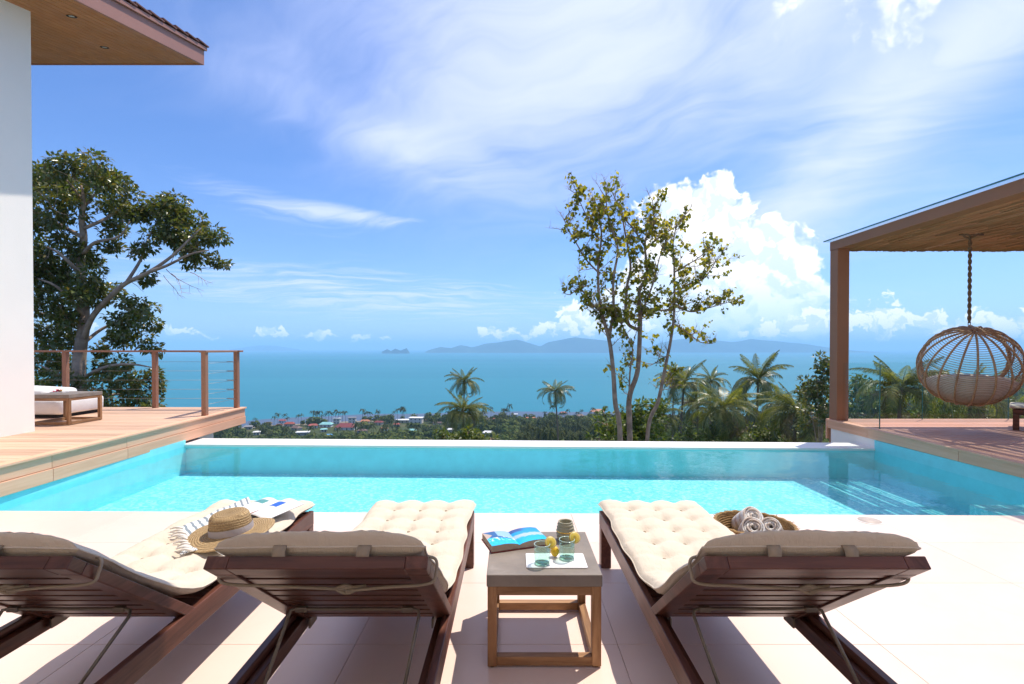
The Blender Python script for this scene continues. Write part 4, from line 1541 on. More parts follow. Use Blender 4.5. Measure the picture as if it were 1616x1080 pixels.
# ------------------------------------------------------------------ towel basket
M['rattan'] = m_straw('basket_weave', (0.27, 0.145, 0.05), (0.50, 0.32, 0.14))
BR = 0.245
bc = PZ(1194, 833, 0.135)
bk_o = empty('towel_basket', (bc.x, bc.y + 0.03, 0), 0, 'round shallow woven basket of rolled towels by the pool edge', 'basket')
for i in range(9):                     # coiled rows of the wall
    z = 0.012 + i * 0.0155
    r = BR * (0.80 + 0.20 * (i / 8) ** 0.8)
    pts = []
    for k in range(72):
        a = 2 * math.pi * k / 72
        w_ = 0.004 * math.sin(36 * a + (i % 2) * math.pi)
        pts.append(((r + w_) * math.cos(a), (r + w_) * math.sin(a), z + 0.002 * math.sin(11 * a + i)))
    MB().tube(pts, 0.0095, 7, closed=True).build('woven_row', M['rattan'], bk_o, True)
MB().lathe([(0.0, 0.004), (BR * 0.80, 0.004), (BR * 0.80, 0.012), (0, 0.012)], 48).build('basket_floor', M['rattan'], bk_o)
rim = []
rt = random.Random(5)
for k in range(96):
    a = 2 * math.pi * k / 96
    rim.append(((BR + 0.006) * math.cos(a), (BR + 0.006) * math.sin(a), 0.150 + 0.003 * math.sin(24 * a)))
MB().tube(rim, 0.0125, 7, closed=True).build('rim', M['rattan'], bk_o, True)
for k in range(60):                    # frayed ends along the rim
    a = rt.uniform(0, 2 * math.pi)
    p = Vector(((BR + 0.008) * math.cos(a), (BR + 0.008) * math.sin(a), 0.148))
    q_ = p + Vector((0.03 * math.cos(a + rt.uniform(-1, 1)), 0.03 * math.sin(a + rt.uniform(-1, 1)), rt.uniform(-0.012, 0.016)))
    MB().tube([p, q_], [0.003, 0.0012], 4).build('straw_end', M['rattan'], bk_o)


def m_terry():
    m, q = new_mat('terry_stripe')
    v = coords(q)
    x, y, z = q.sep(v)
    n = q.noise(v, 260, 2, 0.6)
    s = q.mul(q.ss(q.m('SINE', q.mul(y, 95.0)), 0.1, 0.3), 1.0)
    c = q.mix(s, (0.84, 0.82, 0.79), (0.66, 0.56, 0.48))
    c = q.mix(q.mul(n, 0.2), c, (0.4, 0.36, 0.33))
    return surf(m, q, bsdf(q, c, 0.95, 0.1, bump(q, n, 0.004)))


M['terry'] = m_terry()


def rolled_towel(loc, rz, r, ln, label):
    rows = []
    turns = 3.6
    nn = 110
    half = []
    for i in range(nn + 1):
        t = i / nn
        a = t * turns * 2 * math.pi
        rad = r * (0.14 + 0.86 * t)
        half.append((rad * math.cos(a), rad * math.sin(a) * 0.94))
    for j in range(9):
        y = -ln / 2 + ln * j / 8
        k = 1.0 - 0.05 * abs(2 * j / 8 - 1) ** 3
        rows.append([(x * k, y + 0.006 * math.sin(i * 0.35 + j), z * k + r * 0.94) for i, (x, z) in enumerate(half)])
    o = MB().grid(rows).build('rolled_towel', M['terry'], None, True)
    sd = o.modifiers.new('thickness', 'SOLIDIFY')
    sd.thickness = r * 0.17
    o.location = loc
    o.rotation_euler = (R(-38), 0, rz)
    return tag(o, label, 'towel', 'rolled towels in the basket')


B0 = bk_o.location
rolled_towel(B0 + Vector((-0.045, -0.065, 0.052)), R(-14), 0.070, 0.20, 'rolled towel lying at the front of the basket')
rolled_towel(B0 + Vector((0.015, 0.085, 0.075)), R(6), 0.070, 0.20, 'rolled towel lying at the back of the basket')
rolled_towel(B0 + Vector((0.120, -0.01, 0.048)), R(-40), 0.060, 0.20, 'rolled towel leaning at the side of the basket')

# ------------------------------------------------------------------ hanging chair
M['cane'] = mat_wood('cane', (0.30, 0.155, 0.078), (0.48, 0.28, 0.15), (6, 6, 6), 4.0, 0.5, 0.4, 0.10)
M['rope'] = mat_plain('hanging_rope', (0.185, 0.115, 0.065), 0.8, 0.2, 0.2, 40)
M['chair_cushion'] = m_fabric('chair_cushion', (0.70, 0.60, 0.53))
CR = 0.555
cc = P(1529, 579, 6.72)
chair = empty('hanging_chair', (cc.x, cc.y, cc.z - CR), 0, 'round woven cane hanging chair with cushion under the pergola', 'hanging chair')
ctr_ = Vector((0, 0, CR))
to_cam = Vector((-cc.x, -cc.y, 0)).normalized()
# pole of the ribs leans towards the terrace; the mouth of the basket opens the other way
side_ = Vector((0, 0, 1)).cross(to_cam)
pole = (Vector((0, 0, 1)) * 0.86 + to_cam * 0.50 - side_ * -0.10).normalized()
e1 = (to_cam - pole * to_cam.dot(pole)).normalized()
e2 = pole.cross(e1)
mouth = (-to_cam * 0.92 + Vector((0, 0, 0.30)) + side_ * -0.2).normalized()
MC = 0.52                            # directions within this cosine of the mouth are open


def sp(th, ph, r=CR):
    """point of the basket: th from the pole, ph round it"""
    d = pole * math.cos(th) + (e1 * math.cos(ph) + e2 * math.sin(ph)) * math.sin(th)
    v = ctr_ + d * r
    v.z = CR + (v.z - CR) * (1.0 if v.z > CR else 0.96)
    return v, d


NR_ = 18
for k in range(NR_):
    ph = 2 * math.pi * (k + 0.5) / NR_
    run = []
    for i in range(49):
        th = R(3 + 174 * i / 48)
        v, d = sp(th, ph)
        if d.dot(mouth) < MC:
            run.append(v)
        elif len(run) > 2:
            break
    if len(run) > 3:
        MB().tube(run, 0.0125, 7).build('rib', M['cane'], chair, True)
NH = 58
for i in range(1, NH):
    th = math.pi * i / NH
    seg = []
    segs = []
    n_p = 80
    start = 0
    flags = [sp(th, 2 * math.pi * k / n_p)[1].dot(mouth) < MC for k in range(n_p)]
    if all(flags):
        MB().tube([sp(th, 2 * math.pi * k / n_p, CR - 0.006)[0] for k in range(n_p)], 0.0038, 5, closed=True).build('cane_hoop', M['cane'], chair, True)
        continue
    if not any(flags):
        continue
    s0 = next(k for k in range(n_p) if not flags[k] and flags[(k + 1) % n_p])
    run = []
    for k in range(1, n_p + 1):
        j = (s0 + k) % n_p
        if flags[j]:
            run.append(sp(th, 2 * math.pi * j / n_p, CR - 0.006)[0])
        else:
            break
    if len(run) > 2:
        MB().tube(run, 0.0038, 5).build('cane_hoop', M['cane'], chair, True)
# bound rim of the mouth
m1 = mouth.orthogonal().normalized()
m2 = mouth.cross(m1)
mr = []
for k in range(120):
    a = 2 * math.pi * k / 120
    d = mouth * MC + (m1 * math.cos(a) + m2 * math.sin(a)) * math.sqrt(1 - MC * MC)
    mr.append(ctr_ + d * (CR + 0.006 * math.sin(30 * a)))
MB().tube(mr, 0.024, 8, closed=True).build('mouth_rim', M['cane'], chair, True)
# spine from the pole up to the hanging point
top_p = Vector((0, 0, 2 * CR + 0.004))
arc = []
for i in range(9):
    t = i / 8
    d = pole.lerp(Vector((0, 0, 1)), t).normalized()
    arc.append(ctr_ + d * (CR + 0.004))
MB().tube(arc, 0.018, 8).build('spine', M['cane'], chair, True)
MB().tube([top_p + Vector((0.018 * math.cos(a), 0, 0.026 + 0.018 * math.sin(a))) for a in [2 * math.pi * k / 16 for k in range(16)]], 0.0045, 6, closed=True).build('hanging_ring', M['bronze_rod'], chair, True)
# seat pad and back cushion inside
pad = []
for i in range(17):
    row = []
    for k in range(40):
        th, ph = R(180 - 66 * i / 16), 2 * math.pi * k / 40
        d = Vector((math.sin(th) * math.cos(ph), math.sin(th) * math.sin(ph), math.cos(th)))
        lift = 0.0
        if i > 10:
            f = max(0.0, d.normalized().dot(to_cam))
            lift = f * 0.10 * (i - 10) / 6
        v = ctr_ + d * (CR - 0.030 - 0.012 * mnoise.noise(d * 4))
        v.z = CR + (v.z - CR) * 0.95 + lift
        row.append(v)
    pad.append(row)
o = MB().grid(pad, close_u=True).build('cushion', M['chair_cushion'], chair, True)
sd = o.modifiers.new('thickness', 'SOLIDIFY')
sd.thickness = 0.075
sd.offset = -1
# twisted rope up to the ceiling
zt = 2.905 - chair.location.z
z_b = 2 * CR + 0.045
for ph in (0, math.pi):
    pts = []
    for i in range(90):
        t = i / 89
        a = ph + t * 44
        rr_ = 0.011 * (1 - 0.5 * (t > 0.97))
        pts.append((rr_ * math.cos(a), rr_ * math.sin(a), z_b + (zt - z_b) * t))
    MB().tube(pts, 0.0125, 6).build('rope', M['rope'], chair, True)
MB().tube(smooth_path([(-0.11, 0, zt + 0.02), (-0.03, 0.02, zt - 0.03), (0.03, -0.01, zt - 0.022), (0.12, 0, zt + 0.02)], 6), 0.012, 7).build('rope_lashing', M['rope'], chair, True)
MB().tube([(-0.16, -0.02, zt + 0.005), (0.16, -0.02, zt + 0.005)], 0.014, 7).build('hanging_bar', M['rope'], chair, True)

# ------------------------------------------------------------------ daybed and tray on the left deck
day = empty('daybed', (-7.6, 7.9, DECK_L), 0, 'low white upholstered daybed standing behind the teak table', 'daybed')


def soft_box(w, d, h, r, n=8):
    rows = []
    for j in range(n + 1):
        a = -math.pi / 2 + math.pi * j / n
        inset = r * (1 - math.cos(a))
        z = (r + r * math.sin(a)) if a < 0 else (h - r + r * math.sin(a))
        rows.append([(x, y, z) for x, y in rounded_rect(w - 2 * inset, d - 2 * inset, max(0.01, 0.10 - inset), 8)])
    m = MB().grid(rows, close_u=True)
    k = len(rows[0])
    m.f.append(tuple(reversed(range(k))))
    m.f.append(tuple((n) * k + i for i in range(k)))
    return m


MB().box(-0.62, 0.62, -0.36, 0.36, 0.0, 0.05).build('shadow_gap', M['black'], day, bevel=0.004)
b = soft_box(1.42, 0.86, 0.235, 0.055)
b.v = [(x, y, z + 0.052) for x, y, z in b.v]
b.build('mattress', M['white_cloth'], day, True)
b = soft_box(0.95, 0.62, 0.15, 0.06)
b.v = [(x - 0.15, y + 0.05, z + 0.288 + 0.05 * (-x)) for x, y, z in b.v]
b.build('pillow', M['white_cloth'], day, True)
b = soft_box(0.06, 0.34, 0.30, 0.025)

M['dish'] = mat_plain('white_dish', (0.55, 0.54, 0.53), 0.3, 0.5)
M['petal'] = mat_plain('pink_petal', (0.50, 0.02, 0.07), 0.5, 0.3, 0.3, 60)
M['petal_pale'] = mat_plain('pale_petal', (0.75, 0.45, 0.45), 0.5, 0.3, 0.3, 60)
M['petal_yellow'] = mat_plain('yellow_petal', (0.65, 0.42, 0.03), 0.5, 0.3, 0.3, 60)
dz_t = DECK_L + 0.43
dp = PZ(94, 620, dz_t)
dish = MB().prism(rounded_rect(0.20, 0.12, 0.02), 0, 0.012).build('tray', M['dish'], None, bevel=0.003, loc=(dp.x - 0.0, min(dp.y, 7.2), dz_t + 0.0005))
tag(dish, 'small grey tray on the side table by the daybed', 'tray')
fl = empty('flower', dish.location + Vector((-0.03, 0, 0.0125)), R(20), 'red and pink flower lying on the small grey tray', 'flower')
rt = random.Random(4)
for k in range(18):
    a = rt.uniform(0, 2 * math.pi)
    ln = rt.uniform(0.05, 0.10)
    el_ = rt.uniform(0.1, 0.9)
    c = Vector((rt.uniform(-0.05, 0.05), rt.uniform(-0.02, 0.02), 0.002))
    d = Vector((math.cos(a) * math.cos(el_), math.sin(a) * math.cos(el_) * 0.6, math.sin(el_) * 0.7))
    s = d.cross(Vector((0, 0, 1))).normalized() * 0.016
    rows = [[c - s * 0.3, c + s * 0.3], [c + d * ln * 0.5 - s, c + d * ln * 0.5 + s + Vector((0, 0, 0.004))], [c + d * ln - s * 0.2 + Vector((0, 0, -0.006)), c + d * ln + s * 0.2 + Vector((0, 0, -0.006))]]
    MB().grid(rows).build('petal', M[('petal', 'petal', 'petal_pale', 'petal_yellow')[k % 4]], fl, True)

# ------------------------------------------------------------------ sea, land
SEA = -84.0


def sstep(x, a, b):
    t = np.clip((x - a) / (b - a), 0, 1)
    return t * t * (3 - 2 * t)


_d = np.array([6, 9, 14, 30, 60, 100, 200, 330, 450, 560, 600, 700, 1000, 4000], float)
_z = np.array([-3.2, -5.5, -8.5, -13, -20, -28, -48, -68, -78.5, -82.4, -83.8, -88, -96, -130], float)


def ground(x, y):
    """height of the land (numpy arrays or numbers)"""
    x, y = np.asarray(x, float), np.asarray(y, float)
    d = np.maximum(np.hypot(x, y), 6)
    a = np.where(y > 1, x / np.maximum(y, 1), np.sign(x) * 3)
    z = np.interp(d, _d, _z)
    z = z + 9 * sstep(a, 0.05, 0.45) * sstep(d, 60, 200) * (1 - sstep(d, 380, 620))
    z = z + 22 * sstep(a, 0.55, 0.95) * sstep(d, 90, 300) * (1 - sstep(d, 900, 1500))
    z = z + 30 * sstep(a, 0.80, 1.15) * sstep(d, 420, 800) * (1 - sstep(d, 1200, 2200))
    z = z + 1.6 * np.sin(x * 0.021 + 1.3) * np.sin(y * 0.017) * sstep(d, 60, 200) * (1 - sstep(d, 520, 600) * (a < 0.5))
    return z


na, nd = 220, 120
ds = np.geomspace(7.6, 3200, nd)
an = np.linspace(R(-88), R(88), na)
AA, DD = np.meshgrid(an, ds)
X, Y = DD * np.sin(AA), DD * np.cos(AA)
Z = ground(X, Y)
V = np.stack([X.ravel(), Y.ravel(), Z.ravel()], 1)
i0 = (np.arange(nd - 1)[:, None] * na + np.arange(na - 1)[None, :]).ravel()
F = np.stack([i0, i0 + 1, i0 + na + 1, i0 + na], 1)


def m_ground():
    m, q = new_mat('hillside_ground')
    p = geo_pos(q)
    n = q.noise(p, 0.02, 6, 0.6, 0.5)
    n2 = q.noise(p, 0.3, 5, 0.6)
    c = q.mix(q.ss(n2, 0.3, 0.7), (0.040, 0.058, 0.018), (0.075, 0.085, 0.030))
    c = q.mix(q.ss(n, 0.56, 0.66), c, q.mix(n2, (0.15, 0.105, 0.055), (0.20, 0.15, 0.085)))
    _, _, z = q.sep(p)
    c = q.mix(q.sub(1.0, q.ss(z, -83.9, -83.0)), c, (0.26, 0.21, 0.16))
    return surf(m, q, bsdf(q, c, 0.9, 0.1))


M['ground'] = m_ground()
land = link_mesh('hillside', np_mesh('hillside', V, F, M['ground'], True))
tag(land, kind='structure')


def m_sea():
    m, q = new_mat('sea_water')
    p = geo_pos(q)
    x, y, _ = q.sep(p)
    n = q.noise(q.vm('MULTIPLY', p, (0.16, 1.0, 1.0)), 0.0016, 7, 0.65, 0.5)
    r = q.m('SQRT', q.add(q.mul(x, x), q.mul(y, y)))
    c = q.mix(q.ss(n, 0.3, 0.7), (0.020, 0.165, 0.222), (0.028, 0.200, 0.258))
    # the reef flat along the beach: dark weed under shallow water
    edge = q.add(r, q.mul(q.sub(q.noise(p, 0.006, 4, 0.6), 0.5), 60.0))
    c = q.mix(q.sub(1.0, q.ss(edge, 655.0, 668.0)), c, (0.085, 0.115, 0.165))
    w = q.noise(q.vm('MULTIPLY', p, (0.6, 1.0, 1.0)), 0.12, 4, 0.6)
    nm = bump(q, w, 1.5, 0.35)
    df = q.node('ShaderNodeBsdfDiffuse')
    q.put(df.inputs[0], c)
    gl = q.node('ShaderNodeBsdfGlossy')
    gl.inputs['Roughness'].default_value = 0.22
    q.put(gl.inputs['Normal'], nm)
    fr = q.node('ShaderNodeFresnel')
    fr.inputs[0].default_value = 1.33
    q.put(fr.inputs['Normal'], nm)
    mx = q.node('ShaderNodeMixShader')
    q.put(mx.inputs[0], q.mul(q.m('MINIMUM', fr.outputs[0], 0.5), 0.34))
    m.node_tree.links.new(df.outputs[0], mx.inputs[1])
    m.node_tree.links.new(gl.outputs[0], mx.inputs[2])
    return surf(m, q, mx)


M['sea'] = m_sea()
SR = 28000.0
sm = MB()
sm.add([(-SR * 1.05, 300, SEA), (SR * 1.05, 300, SEA), (SR * 1.05, SR, SEA), (-SR * 1.05, SR, SEA)], [(0, 1, 2, 3)])
tag(sm.build('sea', M['sea']), kind='structure')

# ------------------------------------------------------------------ islands
M['island'] = mat_plain('island_forest', (0.045, 0.075, 0.035), 0.9, 0.1, 0.35, 0.004, coord='World')


def island(name, outline, dist, base_py, label, depth=0.35):
    """outline: skyline points (px, py) as seen; dist: how far out the island lies"""
    b0 = (base_py - 550.0) / FPX
    n = 90
    pxs = np.linspace(outline[0][0], outline[-1][0], n)
    pys = np.interp(pxs, [p[0] for p in outline], [p[1] for p in outline])
    rows = []
    L_ = (outline[-1][0] - outline[0][0]) / FPX * dist
    for j in range(11):
        t = j / 10
        f = math.sin(math.pi * min(1.0, t * 0.95 + 0.05)) ** 0.8 if 0 < j < 10 else 0.0
        f = [0.0, 0.22, 0.44, 0.66, 0.86, 1.0, 0.93, 0.74, 0.5, 0.25, 0.0][j]
        row = []
        for px, py in zip(pxs, pys):
            yy = dist + (t - 0.5) * depth * L_ * 0.6
            hgt = max(0.0, (550.0 - py) / FPX * dist + EYE - SEA)
            x = (px - PPX) / FPX * dist
            nz = mnoise.noise(Vector((x * 0.0011, yy * 0.0011, 3.0))) * 0.30 + mnoise.noise(Vector((x * 0.004, yy * 0.004, 7.0))) * 0.14
            edge = 1.0 if j != 5 else 0.35
            row.append((x, yy, SEA - 2 + max(0.0, hgt * f * (1 + nz * edge))))
        rows.append(row)
    o = MB().grid(rows).build(name, M['island'], None, True)
    return tag(o, label, 'island')


island('island', [(676, 553), (695, 547), (712, 549), (727, 544), (745, 548), (765, 542), (790, 540), (815, 537), (832, 541), (852, 547), (868, 540), (882, 537), (908, 532), (925, 534), (950, 537), (985, 541), (1010, 545), (1030, 552)], 9800, 556, 'long low blue island with two peaks across the sea')
island('island', [(1020, 550), (1045, 541), (1072, 535), (1090, 534), (1110, 541), (1130, 537), (1155, 540), (1185, 534), (1215, 537), (1245, 541), (1270, 543), (1300, 547), (1345, 553), (1390, 556)], 10600, 558, 'broad blue mountainous island behind the palm trees')
island('island', [(603, 555), (611, 551), (617, 554), (624, 550), (632, 553), (642, 549), (646, 556)], 8200, 556, 'small dark rocky island with three humps')
island('island', [(365, 551), (385, 548), (410, 545), (435, 546), (455, 549), (470, 551)], 17500, 552, 'faint pale island on the horizon beyond the railing')

# ------------------------------------------------------------------ vegetation kit
M['bark_pale'] = mat_plain('pale_bark', (0.36, 0.26, 0.19), 0.85, 0.15, 0.35, 3.0, 0.01, 14)
M['bark_grey'] = mat_plain('grey_bark', (0.42, 0.275, 0.185), 0.85, 0.15, 0.35, 3.0, 0.01, 14)
M['palm_bark'] = mat_plain('palm_bark', (0.19, 0.145, 0.110), 0.85, 0.15, 0.3, 4.0, 0.01, 9)
M['leaf_dark'] = mat_leaf('leaf_dark', [(0.060, 0.092, 0.022), (0.108, 0.142, 0.034), (0.16, 0.175, 0.045), (0.19, 0.14, 0.04)], 0.42, 0.30, 0.7)
M['leaf_yellow'] = mat_leaf('leaf_yellow', [(0.11, 0.145, 0.018), (0.24, 0.245, 0.030), (0.42, 0.37, 0.048), (0.60, 0.50, 0.085)], 0.58, 0.45, 0.35)
M['leaf_bush'] = mat_leaf('leaf_bush', [(0.075, 0.122, 0.022), (0.13, 0.178, 0.034), (0.21, 0.235, 0.045)], 0.35, 0.45, 0.35)
M['leaf_lime'] = mat_leaf('leaf_lime', [(0.075, 0.115, 0.016), (0.12, 0.160, 0.022), (0.18, 0.19, 0.030)], 0.4, 0.45, 0.35)
M['frond'] = mat_leaf('palm_frond', [(0.075, 0.105, 0.020), (0.155, 0.175, 0.036), (0.31, 0.285, 0.075)], 0.45, 0.35, 0.5)
M['frond_dry'] = mat_leaf('palm_frond_dry', [(0.14, 0.095, 0.045), (0.23, 0.165, 0.085), (0.10, 0.085, 0.035)], 0.3, 0.5, 0.3)


def leaves_mesh(name, pts, dirs, size, mat, seed, droop=0.5, wide=0.55):
    """many leaves: each two folded quads growing from its point"""
    rg = np.random.default_rng(seed)
    n = len(pts)
    P_ = np.asarray(pts, float)
    D = np.asarray(dirs, float)
    D = D + rg.normal(0, 0.55, (n, 3)) + np.array([0, 0, -droop])
    D /= np.linalg.norm(D, axis=1, keepdims=True) + 1e-9
    up = rg.normal(0, 1, (n, 3)) * 0.7 + np.array([0, 0, 1.0])
    Sd = np.cross(D, up)
    Sd /= np.linalg.norm(Sd, axis=1, keepdims=True) + 1e-9
    N = np.cross(Sd, D)
    s = size * rg.uniform(0.65, 1.25, (n, 1))
    w = s * wide * 0.5
    base = P_
    tip = P_ + D * s - N * s * 0.12
    mid = P_ + D * s * 0.45 + N * s * 0.05
    l = P_ + D * s * 0.42 + Sd * w + N * s * 0.12
    r = P_ + D * s * 0.42 - Sd * w + N * s * 0.12
    V = np.stack([base, l, tip, mid, r], 1).reshape(-1, 3)
    k = np.arange(n)[:, None] * 5
    F = np.concatenate([k + np.array([[0, 3, 2, 1]]), k + np.array([[0, 4, 2, 3]])], 0)
    return np_mesh(name, V, F, mat, False)


def limb(mb, pts, r0, r1, n=8, power=0.8):
    m = len(pts)
    mb.tube(pts, [r1 + (r0 - r1) * (1 - i / (m - 1)) ** power for i in range(m)], n)


def grow(mb, start, dirn, length, r0, rg, up=0.15, steps=5, wob=0.25, n=5):
    """a wandering twig; returns its points"""
    pts = [Vector(start)]
    d = Vector(dirn).normalized()
    for i in range(steps):
        d = (d + Vector((rg.uniform(-wob, wob), rg.uniform(-wob, wob), rg.uniform(-wob, wob) + up * 0.3))).normalized()
        pts.append(pts[-1] + d * (length / steps))
    limb(mb, pts, r0, r0 * 0.3, n)
    return pts


# ------------------------------------------------------------------ the big evergreen on the left
TD = 21.0
rg = random.Random(21)
lt = empty('evergreen_tree', (0, 0, 0), 0, 'large dark evergreen tree with pale limbs behind the left deck railing', 'tree')
base_pt = P(128, 560, TD)
gz = float(ground(base_pt.x, TD))
lt.location = (base_pt.x, TD, gz)
O = lt.location.copy()


def tp(px, py, dd=0.0):
    return P(px, py, TD + dd) - O


wood = MB()
trunk = smooth_path([Vector((0, 0, -0.3)), Vector((0.1, 0, (base_pt.z - gz) * 0.5)), tp(125, 600), tp(127, 551), tp(132, 517), tp(132, 468, 0.2), tp(127, 419, 0.3), tp(132, 377, 0.2), tp(129, 346), tp(132, 319, -0.2), tp(128, 292, -0.2)], 6)
limb(wood, trunk, 0.29, 0.03, 10, 0.75)
paths = [([tp(129, 540), tp(147, 499, -0.4), tp(178, 465, -0.8), tp(199, 447, -0.9), tp(236, 429, -1.0), tp(272, 404, -0.9), tp(300, 377, -0.7), tp(318, 360, -0.6)], 0.125),
         ([tp(236, 429, -1.0), tp(262, 420, -1.2), tp(300, 402, -1.4), tp(330, 395, -1.4)], 0.07),
         ([tp(199, 447, -0.9), tp(222, 410, -0.2), tp(235, 375, 0.2), tp(250, 345, 0.4)], 0.07),
         ([tp(129, 374), tp(95, 355, 0.5), tp(61, 337, 0.9), tp(30, 325, 1.0)], 0.09),
         ([tp(132, 361), tp(171, 343, 0.6), tp(193, 322, 0.9), tp(205, 300, 0.9)], 0.08),
         ([tp(131, 401), tp(150, 383, -0.5), tp(187, 374, -0.9), tp(205, 350, -1.0)], 0.08),
         ([tp(131, 440), tp(110, 415, -0.6), tp(85, 395, -1.0), tp(55, 385, -1.2)], 0.09),
         ([tp(132, 500), tp(110, 470, -0.8), tp(85, 450, -1.2), tp(60, 440, -1.4)], 0.09),
         ([tp(126, 560), tp(105, 520, 0.8), tp(80, 500, 1.2), tp(50, 490, 1.4)], 0.09),
         ([tp(128, 545), tp(160, 520, 0.9), tp(195, 505, 1.2), tp(225, 500, 1.3)], 0.08),
         ([tp(126, 600), tp(165, 580, -0.9), tp(205, 575, -1.2), tp(240, 580, -1.3)], 0.09),
         ([tp(126, 610), tp(90, 590, -0.9), tp(60, 575, -1.3)], 0.09),
         ([tp(125, 640), tp(170, 625, 0.9), tp(215, 620, 1.2)], 0.08),
         ([tp(132, 319, -0.2), tp(110, 290, -0.6), tp(90, 272, -0.8)], 0.05),
         ([tp(131, 330), tp(155, 300, 0.2), tp(170, 280, 0.4)], 0.05)]
for p, r in paths:
    limb(wood, smooth_path(p, 5), r, 0.018, 7)
clus = [(85, 275, 35), (118, 268, 30), (150, 278, 32), (185, 288, 24), (112, 305, 34), (70, 310, 36), (160, 325, 26), (205, 318, 18), (222, 328, 24), (250, 334, 28), (280, 336, 30),
        (303, 355, 30), (325, 380, 25), (309, 402, 26), (343, 416, 14), (278, 372, 30), (251, 372, 24), (223, 398, 15), (229, 438, 13), (64, 352, 26), (88, 372, 20), (180, 358, 20), (205, 342, 18),
        (177, 390, 16), (86, 413, 28), (112, 398, 20), (146, 413, 18), (70, 444, 36), (103, 438, 30), (141, 446, 26), (162, 468, 24), (125, 464, 24), (77, 483, 36), (107, 500, 22), (70, 529, 32),
        (97, 535, 20), (204, 478, 20), (223, 493, 17), (199, 507, 24), (222, 524, 24), (180, 537, 22), (236, 546, 13), (75, 580, 34), (108, 602, 24), (170, 580, 24), (200, 602, 28), (230, 592, 20),
        (160, 630, 24), (212, 636, 24), (245, 615, 14), (80, 636, 30), (130, 655, 30), (185, 665, 30), (235, 650, 20), (80, 690, 34), (140, 700, 34), (200, 700, 30), (20, 290, 40), (15, 360, 42), (15, 440, 44), (10, 520, 44), (20, 600, 44), (155, 555, 14), (60, 395, 20)]
pts, dirs = [], []
nr = np.random.default_rng(5)
for (px, py, r) in clus:
    dd = nr.uniform(-1.3, 1.3)
    c = tp(px, py, dd)
    rad = r * TD / FPX
    for k in range(5):                     # twigs feeding the cluster
        q_ = c + Vector(nr.normal(0, 0.45, 3)) * rad
        st_ = c + Vector((-(px - 128) * 0.006, 0, -0.5 * rad))
        grow(wood, st_, (q_ - st_), (q_ - st_).length * 1.1, 0.014, rg, 0.1, 4, 0.3, 4)
    for sub in range(5):                   # leaf tufts make light and dark clumps
        cs = np.array(c) + nr.normal(0, 0.42, 3) * rad * np.array([1, 1.1, 0.9])
        n = int(r * r * 0.15) + 12
        v = nr.normal(0, 1, (n, 3))
        v /= np.linalg.norm(v, axis=1, keepdims=True)
        rr_ = rad * 0.62 * nr.uniform(0.35, 1.0, (n, 1)) ** 0.6
        pts.append(cs + v * rr_ * np.array([1, 1, 0.75]))
        dirs.append(v * 0.8 + np.array([0, 0, 0.25]))
wood.build('trunk', M['bark_pale'], lt, True)
link_mesh('crown', leaves_mesh('crown', np.concatenate(pts), np.concatenate(dirs), 0.215, M['leaf_dark'], 6, 0.55, 0.5), lt)
bare = MB()
for (a, b) in (((262, 425), (300, 470)), ((270, 432), (312, 452)), ((258, 435), (285, 466)), ((300, 430), (335, 448)), ((135, 268), (122, 240)), ((140, 265), (150, 240))):
    s_ = tp(*a, -1.1)
    e_ = tp(*b, -1.2)
    w = grow(bare, s_, e_ - s_, (e_ - s_).length * 1.05, 0.014, rg, -0.05, 6, 0.25, 4)
    for k in range(2, 6):
        grow(bare, w[k], (e_ - s_).normalized() + Vector((rg.uniform(-.8, .8), 0, rg.uniform(-.6, .6))), 0.4, 0.007, rg, 0, 3, 0.3, 4)
bare.build('bare_twigs', M['bark_grey'], lt, True)

# ------------------------------------------------------------------ the slender yellow-leaved trees in the middle
SD = 24.0


